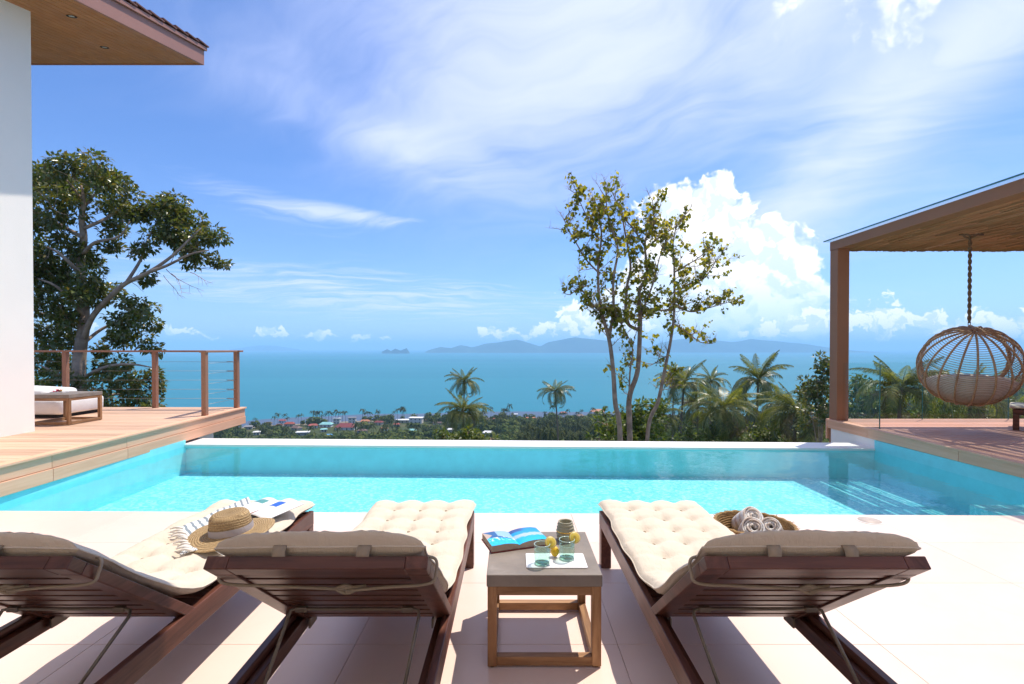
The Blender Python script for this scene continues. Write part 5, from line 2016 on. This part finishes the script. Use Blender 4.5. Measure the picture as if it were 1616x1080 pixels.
def slender(paths, label, seed, ntw):
    rg = random.Random(seed)
    nr = np.random.default_rng(seed)
    b = P(paths[0][0][0], 760, SD)
    gz = float(ground(b.x, SD))
    t = empty('slender_tree', (b.x, SD, gz), 0, label, 'tree', 'slender yellow leaved trees beyond the pool')
    O = t.location.copy()
    wood = MB()
    lp, ld = [], []
    tips = []
    for k, (pp_, r0, r1, dd0, dd1) in enumerate([(p[1], p[2], p[3], p[4], p[5]) for p in paths]):
        n = len(pp_)
        w = [P(px, py, SD + dd0 + (dd1 - dd0) * i / (n - 1)) - O for i, (px, py) in enumerate(pp_)]
        if paths[k][6]:
            w = [Vector((w[0].x * 0.6, 0, -0.3))] + w
        sp_ = smooth_path(w, 6)
        limb(wood, sp_, r0, r1, 8, 0.8)
        m = len(sp_)
        for i in range(m):
            f = i / (m - 1)
            py_ = None
            if paths[k][6] and f < 0.42:
                continue
            if rg.random() < ntw:
                tips.append((sp_[i], (sp_[min(m - 1, i + 1)] - sp_[max(0, i - 1)]).normalized(), f))
    for (p, d, f) in tips:
        out = Vector((rg.uniform(-1, 1), rg.uniform(-1, 1), rg.uniform(-0.15, 0.8))).normalized()
        L_ = rg.uniform(0.5, 1.5) * (1.15 - 0.4 * f)
        a = grow(wood, p, out + d * 0.5, L_, 0.020, rg, 0.35, 5, 0.28, 5)
        bare_one = rg.random() < 0.22
        for i in range(1, 6):
            for s_ in range(2):
                o2 = Vector((rg.uniform(-1, 1), rg.uniform(-1, 1), rg.uniform(-0.3, 0.8))).normalized()
                c = grow(wood, a[i], o2 + (a[i] - a[i - 1]).normalized() * 0.6, rg.uniform(0.2, 0.55), 0.0075, rg, 0.2, 3, 0.3, 4)
                if bare_one or rg.random() < 0.58:
                    continue
                nl = rg.randint(2, 7)
                for _ in range(nl):
                    q_ = c[rg.randint(1, 3)] + Vector(nr.normal(0, 0.085, 3))
                    lp.append(tuple(q_))
                    ld.append((rg.uniform(-1, 1), rg.uniform(-1, 1), rg.uniform(-0.6, 0.4)))
    wood.build('trunk', M['bark_grey'], t, True)
    link_mesh('crown', leaves_mesh('crown', lp, ld, 0.225, M['leaf_yellow'], seed + 1, 0.7, 0.9), t)
    return t


A = [(979, 700), (971, 637), (968, 590), (962, 540), (950, 495), (945, 465), (944, 420), (949, 365), (936, 322)]
slender([(A[0], A, 0.14, 0.02, 0, 0.3, True),
         (0, [(950, 495), (930, 475), (915, 455), (900, 465), (888, 462)], 0.05, 0.01, 0, -0.6, False),
         (0, [(944, 430), (925, 410), (910, 385), (895, 360), (890, 345)], 0.05, 0.01, 0.2, 0.9, False),
         (0, [(962, 530), (968, 490), (968, 440), (975, 395), (965, 360), (958, 330), (955, 292)], 0.08, 0.012, 0.1, -0.7, False),
         (0, [(946, 380), (930, 350), (918, 325), (908, 300)], 0.04, 0.008, 0.2, 0.5, False),
         (0, [(955, 510), (940, 490), (928, 483)], 0.03, 0.008, 0.0, -0.4, False)],
        'slender tree with sparse yellowing leaves whose trunk leans towards the fallen left side', 31, 0.62)
B = [(994, 700), (993, 630), (1006, 586), (1010, 520), (1010, 495), (1009, 460), (1021, 432), (1018, 382), (1032, 355), (1030, 318)]
slender([(B[0], B, 0.155, 0.02, 0.5, 0.8, True),
         (0, [(1009, 522), (989, 507), (989, 457), (995, 420), (987, 370), (978, 330), (962, 296)], 0.09, 0.012, 0.6, 1.3, False),
         (0, [(993, 632), (994, 590), (998, 550), (985, 520), (975, 500)], 0.05, 0.012, 0.4, -0.3, False),
         (0, [(1018, 390), (1000, 362), (985, 345), (975, 330)], 0.05, 0.01, 0.8, 0.3, False),
         (0, [(1018, 395), (1040, 375), (1060, 362), (1075, 350)], 0.05, 0.01, 0.8, 1.2, False),
         (0, [(1010, 500), (1030, 450), (1040, 410), (1050, 380)], 0.05, 0.01, 0.6, 0.0, False)],
        'slender tree with sparse yellowing leaves and the thickest forked trunk', 32, 0.62)
Cc = [(1021, 700), (1039, 633), (1050, 579), (1059, 534), (1064, 490), (1064, 420), (1062, 388), (1068, 352)]
slender([(Cc[0], Cc, 0.115, 0.02, 1.0, 1.2, True),
         (0, [(1064, 490), (1040, 490), (1020, 492), (1005, 500)], 0.05, 0.01, 1.1, 0.5, False),
         (0, [(1064, 480), (1090, 492), (1122, 485), (1151, 477)], 0.05, 0.01, 1.1, 0.6, False),
         (0, [(1064, 465), (1085, 450), (1110, 440), (1128, 415), (1125, 400)], 0.05, 0.01, 1.1, 1.8, False),
         (0, [(1064, 430), (1085, 418), (1105, 405), (1118, 390)], 0.04, 0.01, 1.1, 0.4, False),
         (0, [(1062, 510), (1085, 525), (1105, 540), (1125, 542)], 0.04, 0.01, 1.1, 1.6, False),
         (0, [(1055, 560), (1040, 570), (1020, 580)], 0.035, 0.01, 1.0, 0.4, False),
         (0, [(1050, 585), (1062, 598), (1055, 615)], 0.03, 0.01, 1.0, 1.4, False)],
        'slender tree with sparse yellowing leaves leaning towards the palm trees', 33, 0.62)


# ------------------------------------------------------------------ palms
def frond_mesh(name, droop, mat, seed, L_=4.3, npair=46):
    """one palm frond along +x from the crown: arched midrib with hanging leaflets"""
    rg = random.Random(seed)
    n = 18
    pts = []
    ang = R(70 - 62 * min(1, droop * 0.55))
    p = Vector((0, 0, 0))
    pts.append(p.copy())
    for i in range(n):
        t = (i + 1) / n
        a = ang - droop * 1.5 * t ** 1.25
        p = p + Vector((math.cos(a), 0, math.sin(a))) * (L_ / n)
        pts.append(p.copy())
    mb = MB()
    mb.tube(pts, [0.045 * (1 - i / n) + 0.006 for i in range(n + 1)], 5)
    for k in range(npair):
        t = 0.14 + 0.86 * k / (npair - 1)
        f = t * n
        i = min(n - 1, int(f))
        c = pts[i].lerp(pts[i + 1], f - i)
        tg = (pts[i + 1] - pts[i]).normalized()
        ll = L_ * 0.235 * (math.sin(math.pi * (0.18 + 0.78 * t)) ** 0.7) * rg.uniform(0.85, 1.1)
        for s in (-1, 1):
            sd = Vector((0, s, 0))
            out = (sd * rg.uniform(0.65, 0.95) + tg * (0.45 + 0.5 * t) + Vector((0, 0, 0.10 - 0.25 * t))).normalized()
            mid = c + out * ll * 0.5
            tip = c + out * ll * 0.9 + Vector((0, 0, -ll * (0.28 + 0.25 * rg.random())))
            w = tg * 0.036
            mb.add([c - w * 0.5, c + w * 0.5, mid + w, mid - w, tip], [(0, 1, 2, 3), (3, 2, 4)])
    return mb.mesh(name, mat, False)


FR_ = {}
for k, (dr, key) in enumerate(((0.35, 'frond'), (0.8, 'frond'), (1.25, 'frond'), (1.65, 'frond'), (2.0, 'frond'), (2.2, 'frond_dry'))):
    FR_[k] = frond_mesh('frond', dr, M[key], 40 + k)
NUT = MB()
for (x, yy, z) in ((0.22, 0, -0.35), (-0.1, 0.2, -0.3), (-0.12, -0.2, -0.38), (0.1, 0.15, -0.5), (0.05, -0.2, -0.25)):
    NUT.lathe([(0.0, -0.16), (0.09, -0.12), (0.125, 0.0), (0.09, 0.12), (0.0, 0.15)], 8, (x, yy, z))
M['coconut'] = mat_plain('coconut', (0.14, 0.12, 0.03), 0.5, 0.3, 0.2)
NUT_ME = NUT.mesh('coconuts', M['coconut'], True)


def palm(px, py, d, rad_px, seed, label, lean=0.0, nf=22, up=1.0, dry=0.12):
    rg = random.Random(seed)
    c = P(px, py, d)
    sc = rad_px / FPX * d / 3.5
    gx = c.x - lean * 2.0
    gz = float(ground(gx, d))
    t = empty('palm_tree', (gx, d, gz), 0, label, 'palm tree', 'coconut palms on the slope below the pool')
    hgt = c.z - gz
    pts = smooth_path([(0, 0, -0.4), (lean * 0.3, 0.1, hgt * 0.33), (lean * 0.95, 0.15, hgt * 0.68), (c.x - gx, 0, hgt)], 8)
    m = len(pts)
    MB().tube(pts, [(0.17 - 0.06 * i / (m - 1)) * max(1.0, sc * 1.1) * (1.25 if i == 0 else 1) for i in range(m)], 9).build('trunk', M['palm_bark'], t, True)
    top = Vector((c.x - gx, 0, hgt))
    nf = int(nf * 1.35)
    for k in range(nf):
        f = k / (nf - 1)
        az_ = k * 2.39996 + rg.uniform(-0.25, 0.25)
        idx = min(4, int(f * 4.99 + rg.uniform(-0.35, 0.35)) if f > 0 else 0)
        idx = max(0, idx)
        if f > 0.8 and rg.random() < dry * 3:
            idx = 5
        s = sc * rg.uniform(0.86, 1.12) * (0.75 + 0.25 * min(1, f * 3))
        link_mesh('frond', FR_[idx], t, top + Vector((0, 0, rg.uniform(-0.15, 0.1) - 0.25 * f)) * sc, (rg.uniform(-0.55, 0.55), rg.uniform(-0.28, 0.22), az_), (s, s, s * up))
    link_mesh('coconuts', NUT_ME, t, top + Vector((0, 0, -0.1 * sc)), (0, 0, rg.uniform(0, 6)), (sc, sc, sc))
    return t


palm(733, 602, 96, 27, 1, 'tall coconut palm whose crown rises above a second palm right below it', 0.2, 20, 1.15)
palm(731, 648, 88, 40, 2, 'full coconut palm with drooping fronds directly below the tall palm', 0.0, 26)
palm(876, 617, 128, 28, 3, 'lone slim coconut palm with small crown standing against the sea', -0.5, 19)
palm(1080, 602, 78, 42, 4, 'coconut palm right beside the leaning slender trunk, crown above the shoreline', 0.4, 24)
palm(1064, 592, 110, 26, 5, 'coconut palm crown peeking out behind the larger palm by the slender trees', 0.2, 18)
palm(1122, 600, 112, 28, 6, 'small distant coconut palm between two larger palms', 0.1, 20)
palm(1141, 645, 58, 58, 7, 'broad coconut palm with wide spreading fronds low over the pool edge', -0.1, 26)
palm(1197, 598, 76, 46, 8, 'tall straight coconut palm with upright young fronds above the sea', 0.2, 24, 1.1)
palm(1258, 648, 54, 62, 9, 'broad coconut palm next to the pergola post with hanging dry fronds', 0.3, 26, 1.0, 0.25)
palm(1045, 655, 74, 38, 10, 'low coconut palm half hidden behind the leaning slender trunk', 0.1, 20)
palm(1422, 612, 44, 66, 11, 'large coconut palm seen through the glass balustrade', 0.2, 27, 1.0, 0.2)
palm(1532, 622, 46, 62, 12, 'coconut palm behind the hanging chair', 0.1, 24)
palm(1592, 668, 48, 56, 13, 'coconut palm beyond the deck lounger at the glass', 0.1, 22)
palm(1226, 636, 95, 36, 15, 'coconut palm crown filling the gap between the straight palm and the dry fronded palm', 0.2, 22)
palm(1100, 640, 88, 34, 16, 'low coconut palm crown between the trunks of the taller palms', -0.2, 22)
palm(1165, 628, 120, 26, 14, 'far coconut palm showing between broad and straight palms', 0.1, 18)


# ------------------------------------------------------------------ broadleaf trees and shrubs near by
def bushy(name, label, cat, blobs, d, mat, leaf, dens, seed, group=None, trunk_r=0.12):
    """blobs: (px, py, radius px); leaves in tufts on a branched stem"""
    nr = np.random.default_rng(seed)
    rg = random.Random(seed)
    bx = sum(b[0] for b in blobs) / len(blobs)
    low = max(b[1] + b[2] for b in blobs)
    g0 = P(bx, low, d)
    gz = float(ground(g0.x, d))
    t = empty(name, (g0.x, d, gz), 0, label, cat, group)
    O = t.location.copy()
    wood = MB()
    cen = P(bx, sum(b[1] for b in blobs) / len(blobs), d) - O
    fork = Vector((0, 0, max(0.3, cen.z * 0.6)))
    limb(wood, smooth_path([(0, 0, -0.3), (0.05, 0.05, fork.z * 0.5), fork], 5), trunk_r, trunk_r * 0.6, 7)
    pts, dirs = [], []
    for (px, py, r) in blobs:
        rad = r * d / FPX
        c = P(px, py, d + nr.uniform(-0.7, 0.7) * rad) - O
        limb(wood, smooth_path([fork, fork.lerp(c, 0.5) + Vector((0, 0, -0.1 * rad)), c + Vector((0, 0, 0.2 * rad))], 4), trunk_r * 0.5, 0.02, 5)
        for k in range(7):
            e_ = c + Vector(nr.normal(0, 0.6, 3)) * rad
            limb(wood, [c, c.lerp(e_, 0.5) + Vector((0, 0, 0.05)), e_], 0.03, 0.006, 4)
            n = int(dens * r * r / 7) + 6
            v = nr.normal(0, 1, (n, 3))
            v /= np.linalg.norm(v, axis=1, keepdims=True)
            pts.append(np.array(e_) + v * rad * 0.55 * nr.uniform(0.3, 1, (n, 1)))
            dirs.append(v + np.array([0, 0, 0.2]))
    wood.build('trunk', M['bark_grey'], t, True)
    link_mesh('crown', leaves_mesh('crown', np.concatenate(pts), np.concatenate(dirs), leaf, mat, seed, 0.3, 0.6), t)
    return t


NB = 'shrubs and trees on the slope below the pool'
bushy('dark_tree', 'dark green broadleaf tree peeking out behind the pergola post', 'tree', [(1300, 580, 16), (1290, 602, 18), (1275, 620, 12), (1305, 620, 20), (1300, 650, 22)], 46, M['leaf_dark'], 0.42, 1.0, 71, NB)
bushy('leafy_tree', 'round leafy green tree behind the glass panel next to the post', 'tree', [(1350, 602, 18), (1362, 625, 26), (1345, 650, 26), (1385, 650, 26), (1365, 675, 30)], 52, M['leaf_bush'], 0.42, 0.8, 72, NB)
bushy('leafy_tree', 'spreading green tree between the glass panel and the hanging chair', 'tree', [(1475, 640, 24), (1500, 655, 26), (1450, 655, 22), (1480, 675, 30)], 56, M['leaf_bush'], 0.42, 0.8, 73, NB)
bushy('leafy_shrub', 'leafy green shrub around the slender tree trunks', 'shrub', [(958, 672, 18), (985, 668, 20), (1012, 660, 20), (1030, 645, 16), (1020, 690, 24), (945, 695, 20), (985, 700, 26)], 27, M['leaf_bush'], 0.26, 0.75, 74, NB, 0.05)
bushy('leafy_shrub', 'yellowish shrub rising just above the coping below the double palm', 'shrub', [(700, 690, 9), (712, 694, 10), (738, 684, 10), (752, 692, 12), (727, 697, 12), (775, 694, 9)], 30, M['leaf_lime'], 0.24, 1.4, 75, NB, 0.04)
bushy('lime_tree', 'bright lime green tree between the palms near the post', 'tree', [(1200, 684, 18), (1220, 680, 18), (1235, 690, 16), (1185, 692, 16), (1210, 697, 20)], 62, M['leaf_lime'], 0.45, 0.9, 76, NB)
bushy('lime_tree', 'fresh green low tree below the broad spreading palm', 'tree', [(1105, 685, 18), (1125, 692, 20), (1085, 694, 18), (1150, 690, 16)], 58, M['leaf_bush'], 0.42, 0.9, 77, NB)
bushy('leafy_tree', 'green tree at the far end of the glass balustrade', 'tree', [(1590, 632, 16), (1608, 640, 20), (1575, 655, 20), (1612, 665, 26)], 60, M['leaf_dark'], 0.45, 0.8, 78, NB)


# ------------------------------------------------------------------ village on the coastal plain
M['wall_white'] = mat_plain('village_wall_white', (0.66, 0.63, 0.58), 0.8, 0.2, 0.06, 0.5)
M['wall_cream'] = mat_plain('village_wall_cream', (0.52, 0.44, 0.33), 0.8, 0.2, 0.06, 0.5)
M['wall_grey'] = mat_plain('village_wall_grey', (0.36, 0.34, 0.32), 0.8, 0.2, 0.06, 0.5)
ROOF = {'red': (0.30, 0.065, 0.045), 'dark red': (0.19, 0.04, 0.04), 'brown': (0.15, 0.09, 0.07), 'grey': (0.24, 0.23, 0.23), 'teal': (0.22, 0.47, 0.44), 'white': (0.70, 0.69, 0.66), 'blue': (0.08, 0.25, 0.45), 'orange': (0.40, 0.15, 0.07)}
for k, v in list(ROOF.items()):
    M['roof_' + k] = mat_plain('village_roof_' + k.replace(' ', '_'), v, 0.6, 0.3, 0.18, 0.6)
M['win'] = mat_plain('village_window', (0.03, 0.04, 0.05), 0.2, 0.5)


def land_at(px, py):
    """where the sight line meets the ground"""
    o_, v_ = Vector((0, 0, EYE)), P(px, py, 1.0) - Vector((0, 0, EYE))
    lo = 60.0
    y = lo
    while y < 1500:
        p = o_ + v_ * y
        if p.z <= float(ground(p.x, p.y)):
            return p
        y += 2.0
    return o_ + v_ * 560


def villa(px, py, wpx, h, roof, wallm, flat, rz, label, storey=1):
    p = land_at(px, py + 4)
    w = wpx / FPX * p.y
    dp = w * 0.62
    gz = float(ground(p.x, p.y))
    t = empty('village_house', (p.x, p.y, gz - 0.3), rz, label, 'house', 'village houses on the coastal plain')
    H_ = h * storey + 0.3
    MB().box(-w / 2, w / 2, -dp / 2, dp / 2, 0, H_).build('wall', M[wallm], t)
    ov = 0.7
    if flat:
        MB().box(-w / 2 - ov, w / 2 + ov, -dp / 2 - ov, dp / 2 + ov, H_ + 0.002, H_ + 0.45).build('roof', M['roof_' + roof], t)
    else:
        rh = dp * 0.30
        m = MB()
        x0, x1, y0, y1 = -w / 2 - ov, w / 2 + ov, -dp / 2 - ov, dp / 2 + ov
        hip = min(w, dp) * 0.38
        m.add([(x0, y0, H_), (x1, y0, H_), (x1, y1, H_), (x0, y1, H_), (x0 + hip, 0, H_ + rh), (x1 - hip, 0, H_ + rh)],
              [(0, 3, 2, 1), (0, 1, 5, 4), (2, 3, 4, 5), (1, 2, 5), (3, 0, 4)])
        m.build('roof', M['roof_' + roof], t)
    nw = max(2, int(w / 4.0))
    for s in range(storey):
        for k in range(nw):
            x = -w / 2 + w * (k + 0.5) / nw
            if s == 0 and k == nw // 2:
                MB().box(x - 0.55, x + 0.55, -dp / 2 - 0.04, -dp / 2 + 0.05, 0.3, 2.4).build('door', M['win'], t)
            else:
                MB().box(x - 0.7, x + 0.7, -dp / 2 - 0.04, -dp / 2 + 0.05, 1.2 + h * s, 2.4 + h * s).build('window', M['win'], t)
    return t


V_ = [(392, 674, 11, 3, 'grey', 'wall_grey', False, .3, 'grey roofed house in the trees below the deck corner', 1),
      (446, 664, 9, 3, 'red', 'wall_white', False, -.2, 'small red roofed house with white walls among trees near the shore', 1),
      (441, 671, 8, 3, 'red', 'wall_grey', False, .4, 'small red roofed house with grey walls', 1),
      (457, 669, 14, 3, 'red', 'wall_cream', False, .1, 'red roofed house with cream walls left of the red and white house', 1),
      (468, 675, 15, 2.6, 'brown', 'wall_cream', False, -.5, 'brown roofed cream house set at an angle', 1),
      (494, 672, 13, 3, 'red', 'wall_white', False, .5, 'red roofed white house left of the teal roofs', 1),
      (478, 684, 18, 3.2, 'white', 'wall_grey', True, .2, 'flat white roofed grey building near the coping', 1),
      (515, 670, 18, 3, 'teal', 'wall_white', False, 0, 'large pale teal roofed house in the village', 1),
      (511, 678, 9, 2.6, 'teal', 'wall_cream', False, .4, 'small teal roofed house below the large teal one', 1),
      (532, 665, 10, 3, 'white', 'wall_white', True, 0, 'white flat roofed two storey house by the shore', 2),
      (546, 674, 30, 3, 'dark red', 'wall_white', False, .05, 'long dark red roofed house with white walls', 1),
      (521, 688, 14, 3, 'blue', 'wall_white', True, .1, 'blue roofed white building just above the coping', 1),
      (572, 680, 13, 2.6, 'brown', 'wall_grey', False, -.3, 'dark brown roofed grey house right of the long red house', 1),
      (576, 665, 13, 3, 'orange', 'wall_cream', False, .2, 'orange roofed cream house by the shore', 1),
      (626, 670, 9, 3, 'red', 'wall_cream', False, .1, 'small red roofed house below the white roofed hall', 1),
      (636, 663, 20, 3, 'white', 'wall_cream', True, .05, 'long white roofed hall with cream walls near the shore', 1),
      (657, 664, 20, 3, 'white', 'wall_white', True, -.05, 'wide white flat roofed building by the shore', 2),
      (690, 668, 12, 3, 'brown', 'wall_cream', True, .2, 'brown flat roofed cream house left of the double palm', 1),
      (712, 679, 10, 3, 'white', 'wall_white', False, .2, 'small white house behind the double palm', 1),
      (770, 684, 15, 3, 'white', 'wall_white', False, -.2, 'white house in a clearing right of the double palm', 1),
      (812, 654, 9, 3, 'white', 'wall_white', True, 0, 'small white house at the shore left of the lone palm', 1),
      (838, 660, 14, 3, 'orange', 'wall_cream', True, .1, 'orange flat roofed house left of the lone palm', 1),
      (889, 651, 9, 3, 'red', 'wall_cream', False, .2, 'small red roofed house behind the lone palm', 1),
      (943, 649, 20, 3, 'orange', 'wall_white', False, .1, 'orange roofed house on the shore beside the slender trees', 1),
      (405, 683, 9, 3, 'white', 'wall_white', False, .3, 'small white roofed house low in the trees below the deck corner', 1),
      (424, 668, 9, 3, 'brown', 'wall_cream', False, -.1, 'small brown roofed cream house near the beach palms', 1),
      (556, 664, 11, 3, 'grey', 'wall_white', True, .1, 'grey flat roofed white house behind the long dark red roof', 2),
      (598, 667, 12, 3, 'dark red', 'wall_cream', False, -.2, 'dark red roofed cream house left of the white roofed hall', 1),
      (606, 677, 11, 3, 'orange', 'wall_white', False, .3, 'orange roofed white house standing inland of the white roofed hall', 1),
      (650, 680, 12, 3, 'teal', 'wall_grey', False, .2, 'teal roofed grey house inland of the wide white building', 1),
      (782, 662, 10, 3, 'red', 'wall_white', False, .1, 'red roofed white house on the shore between double and lone palm', 1),
      (915, 656, 12, 3, 'brown', 'wall_white', False, .1, 'brown roofed white house left of the slender trees', 1),
      (1110, 658, 8, 3, 'blue', 'wall_white', True, 0, 'tiny blue roofed house between the palm trunks', 1),
      (1286, 690, 24, 3, 'grey', 'wall_white', True, .2, 'grey flat roofed house close to the pergola post', 1)]
for a in V_:
    villa(*a)

# ------------------------------------------------------------------ wood covering the plain and the slopes
rgn = np.random.default_rng(77)
house_xy = [(o.location.x, o.location.y) for o in COL.objects if o.name.startswith('village_house')]


def crown_proto(seed, n=46):
    """a far tree: short stem and a crown of leaf clumps (unit width)"""
    r_ = np.random.default_rng(seed)
    v = r_.normal(0, 1, (n, 3))
    v /= np.linalg.norm(v, axis=1, keepdims=True)
    c = v * r_.uniform(0.28, 0.5, (n, 1)) * np.array([1, 1, 0.72]) + np.array([0, 0, 0.55])
    c += 0.12 * np.sign(v) * r_.uniform(0, 1, (n, 1)) * (r_.uniform(0, 1, (n, 1)) < 0.4)
    t1 = np.cross(v, r_.normal(0, 1, (n, 3)))
    t1 /= np.linalg.norm(t1, axis=1, keepdims=True)
    t2 = np.cross(v, t1)
    s = r_.uniform(0.11, 0.21, (n, 1))
    q = np.stack([c + t1 * s, c + t2 * s * 0.8 + v * 0.04, c - t1 * s, c - t2 * s * 0.8 + v * 0.04], 1)
    return q.reshape(-1, 3)


def palm_proto(seed):
    r_ = np.random.default_rng(seed)
    out = [np.array([[-.014, 0, 0], [.014, 0, 0], [.012, 0, 1], [-.012, 0, 1]]), np.array([[0, -.014, 0], [0, .014, 0], [0, .012, 1], [0, -.012, 1]])]
    for k in range(14):
        a = k * 2.4 + r_.uniform(-.2, .2)
        u = np.array([math.cos(a), math.sin(a), 0])
        s = np.array([-math.sin(a), math.cos(a), 0])
        up = r_.uniform(-0.1, 0.16)
        p0, p1, p2 = np.array([0, 0, 1.0]), u * 0.17 + np.array([0, 0, 1.0 + up]), u * 0.33 + np.array([0, 0, 1.0 + up - r_.uniform(0.05, 0.26)])
        w = 0.045
        out.append(np.array([p0 - s * .015, p0 + s * .015, p1 + s * w, p1 - s * w]))
        out.append(np.array([p1 - s * w, p1 + s * w, p2 + s * .012, p2 - s * .012]))
    return np.concatenate(out)


def scatter(name, label, n, protos, size, region, mat, seed, keep=None):
    r_ = np.random.default_rng(seed)
    d0, d1, a0, a1 = region
    d = np.sqrt(r_.uniform(d0 * d0, d1 * d1, n))
    a = r_.uniform(a0, a1, n)
    y = d / np.sqrt(1 + a * a)
    x = y * a
    z = ground(x, y)
    ok = z > SEA + 0.6
    patch = np.array([mnoise.noise(Vector((float(xx) * 0.011, float(yy) * 0.011, 2.0))) for xx, yy in zip(x, y)])
    ok &= patch > (-0.38 if keep is None else keep)
    for (hx, hy) in house_xy:
        ok &= ~((np.abs(x - hx * y / hy) < 12) & (y < hy + 8) & (y > hy - 46))
    x, y, z = x[ok], y[ok], z[ok]
    m = len(x)
    s = r_.uniform(size[0], size[1], m)
    rot = r_.uniform(0, 6.28, m)
    vs = []
    k = len(protos[0]) // 4
    idx = r_.integers(0, len(protos), m)
    PR = np.stack(protos)[idx]
    c, sn = np.cos(rot)[:, None], np.sin(rot)[:, None]
    hx = r_.uniform(0.85, 1.3, m)[:, None]
    Vx = (PR[:, :, 0] * c - PR[:, :, 1] * sn) * s[:, None] + x[:, None]
    Vy = (PR[:, :, 0] * sn + PR[:, :, 1] * c) * s[:, None] + y[:, None]
    Vz = PR[:, :, 2] * s[:, None] * hx + z[:, None] - 0.3
    V = np.stack([Vx, Vy, Vz], 2).reshape(-1, 3)
    F = np.arange(len(V)).reshape(-1, 4)
    o = link_mesh(name, np_mesh(name, V, F, mat, False))
    return tag(o, label, name.replace('_', ' ') if False else 'wood', kind='stuff')


def m_far(name, cols):
    """far foliage: tone drifts from tree to tree"""
    m, q = new_mat(name)
    p = geo_pos(q)
    big = q.noise(p, 0.085, 3, 0.6)
    r = q.node('ShaderNodeNewGeometry').outputs['Random Per Island']
    c = q.ramp(q.add(q.mul(r, 0.35), q.mul(q.ss(big, 0.3, 0.7), 0.65)), [(i / (len(cols) - 1), k) for i, k in enumerate(cols)])
    b = bsdf(q, c, 0.8, 0.1)
    t = q.node('ShaderNodeBsdfTranslucent')
    q.put(t.inputs[0], c)
    mx = q.node('ShaderNodeMixShader')
    mx.inputs[0].default_value = 0.25
    m.node_tree.links.new(b.outputs[0], mx.inputs[1])
    m.node_tree.links.new(t.outputs[0], mx.inputs[2])
    return surf(m, q, mx)


M['far_leaf'] = m_far('far_foliage', [(0.040, 0.072, 0.020), (0.080, 0.116, 0.029), (0.130, 0.158, 0.038), (0.21, 0.195, 0.055)])
M['far_palm'] = m_far('far_palm', [(0.026, 0.042, 0.014), (0.050, 0.066, 0.020), (0.085, 0.085, 0.028)])
CP = [crown_proto(s) for s in range(5)]
PP = [palm_proto(s) for s in range(5)]
scatter('wood', 'dense green wood covering the coastal plain and slopes', 5600, CP, (4.5, 9), (330, 610, -0.75, 0.75), M['far_leaf'], 1)
scatter('wood', 'dense green wood on the near hillside', 3200, CP, (5, 9), (150, 360, -0.1, 1.5), M['far_leaf'], 2)
scatter('wood', 'hazy green wood on the far headland', 3600, CP, (9, 16), (600, 1700, 0.5, 1.6), M['far_leaf'], 3)
scatter('palm_grove', 'coconut grove on the slope beyond the pool', 800, PP, (9, 14), (200, 430, 0.02, 0.6), M['far_palm'], 4, -0.2)
scatter('palm_grove', 'scattered coconut palms across the coastal plain', 260, PP, (9, 14), (420, 600, -0.6, 0.4), M['far_palm'], 5, -0.3)
# single palms standing out along the beach
M['shore_palm'] = M['far_palm']
SPM = []
for k in range(3):
    Vp = palm_proto(20 + k)
    SPM.append((np_mesh('trunk', Vp[:8] * 1.0, np.arange(8).reshape(-1, 4), M['palm_bark']), np_mesh('crown', Vp[8:], np.arange(len(Vp) - 8).reshape(-1, 4), M['far_palm'])))
rr_ = random.Random(8)
for k, px in enumerate([402, 432, 438, 449, 453, 470, 475, 494, 497, 500, 504, 508, 514, 518, 523, 529, 534, 540, 545, 572, 576, 580, 584, 621, 627, 633, 636, 794, 800, 918, 932, 937, 955, 961]):
    dpt = rr_.uniform(585, 597)
    a = (px - PPX) / FPX
    y = dpt / math.sqrt(1 + a * a)
    t = empty('shore_palm', (a * y, y, float(ground(a * y, y)) - 0.2), rr_.uniform(0, 6), 'small distant coconut palm standing out along the beach', 'palm tree', 'distant palms along the beach')
    s = rr_.uniform(9, 15)
    t.scale = (s, s, s)
    link_mesh('trunk', SPM[k % 3][0], t)
    link_mesh('crown', SPM[k % 3][1], t)

# ------------------------------------------------------------------ haze of the sea air
hm = bpy.data.materials.new('sea_haze')
hm.use_nodes = True
hn = hm.node_tree
hn.nodes.clear()
ho = hn.nodes.new('ShaderNodeOutputMaterial')
pv = hn.nodes.new('ShaderNodeVolumePrincipled')
pv.inputs['Color'].default_value = (0.44, 0.73, 1.0, 1)
pv.inputs['Density'].default_value = 0.00012
pv.inputs['Anisotropy'].default_value = 0.0
hn.links.new(pv.outputs[0], ho.inputs['Volume'])
hz = MB().box(-30500, 30500, -400, 29000, -135, 300).build('haze', hm)
tag(hz, kind='stuff')
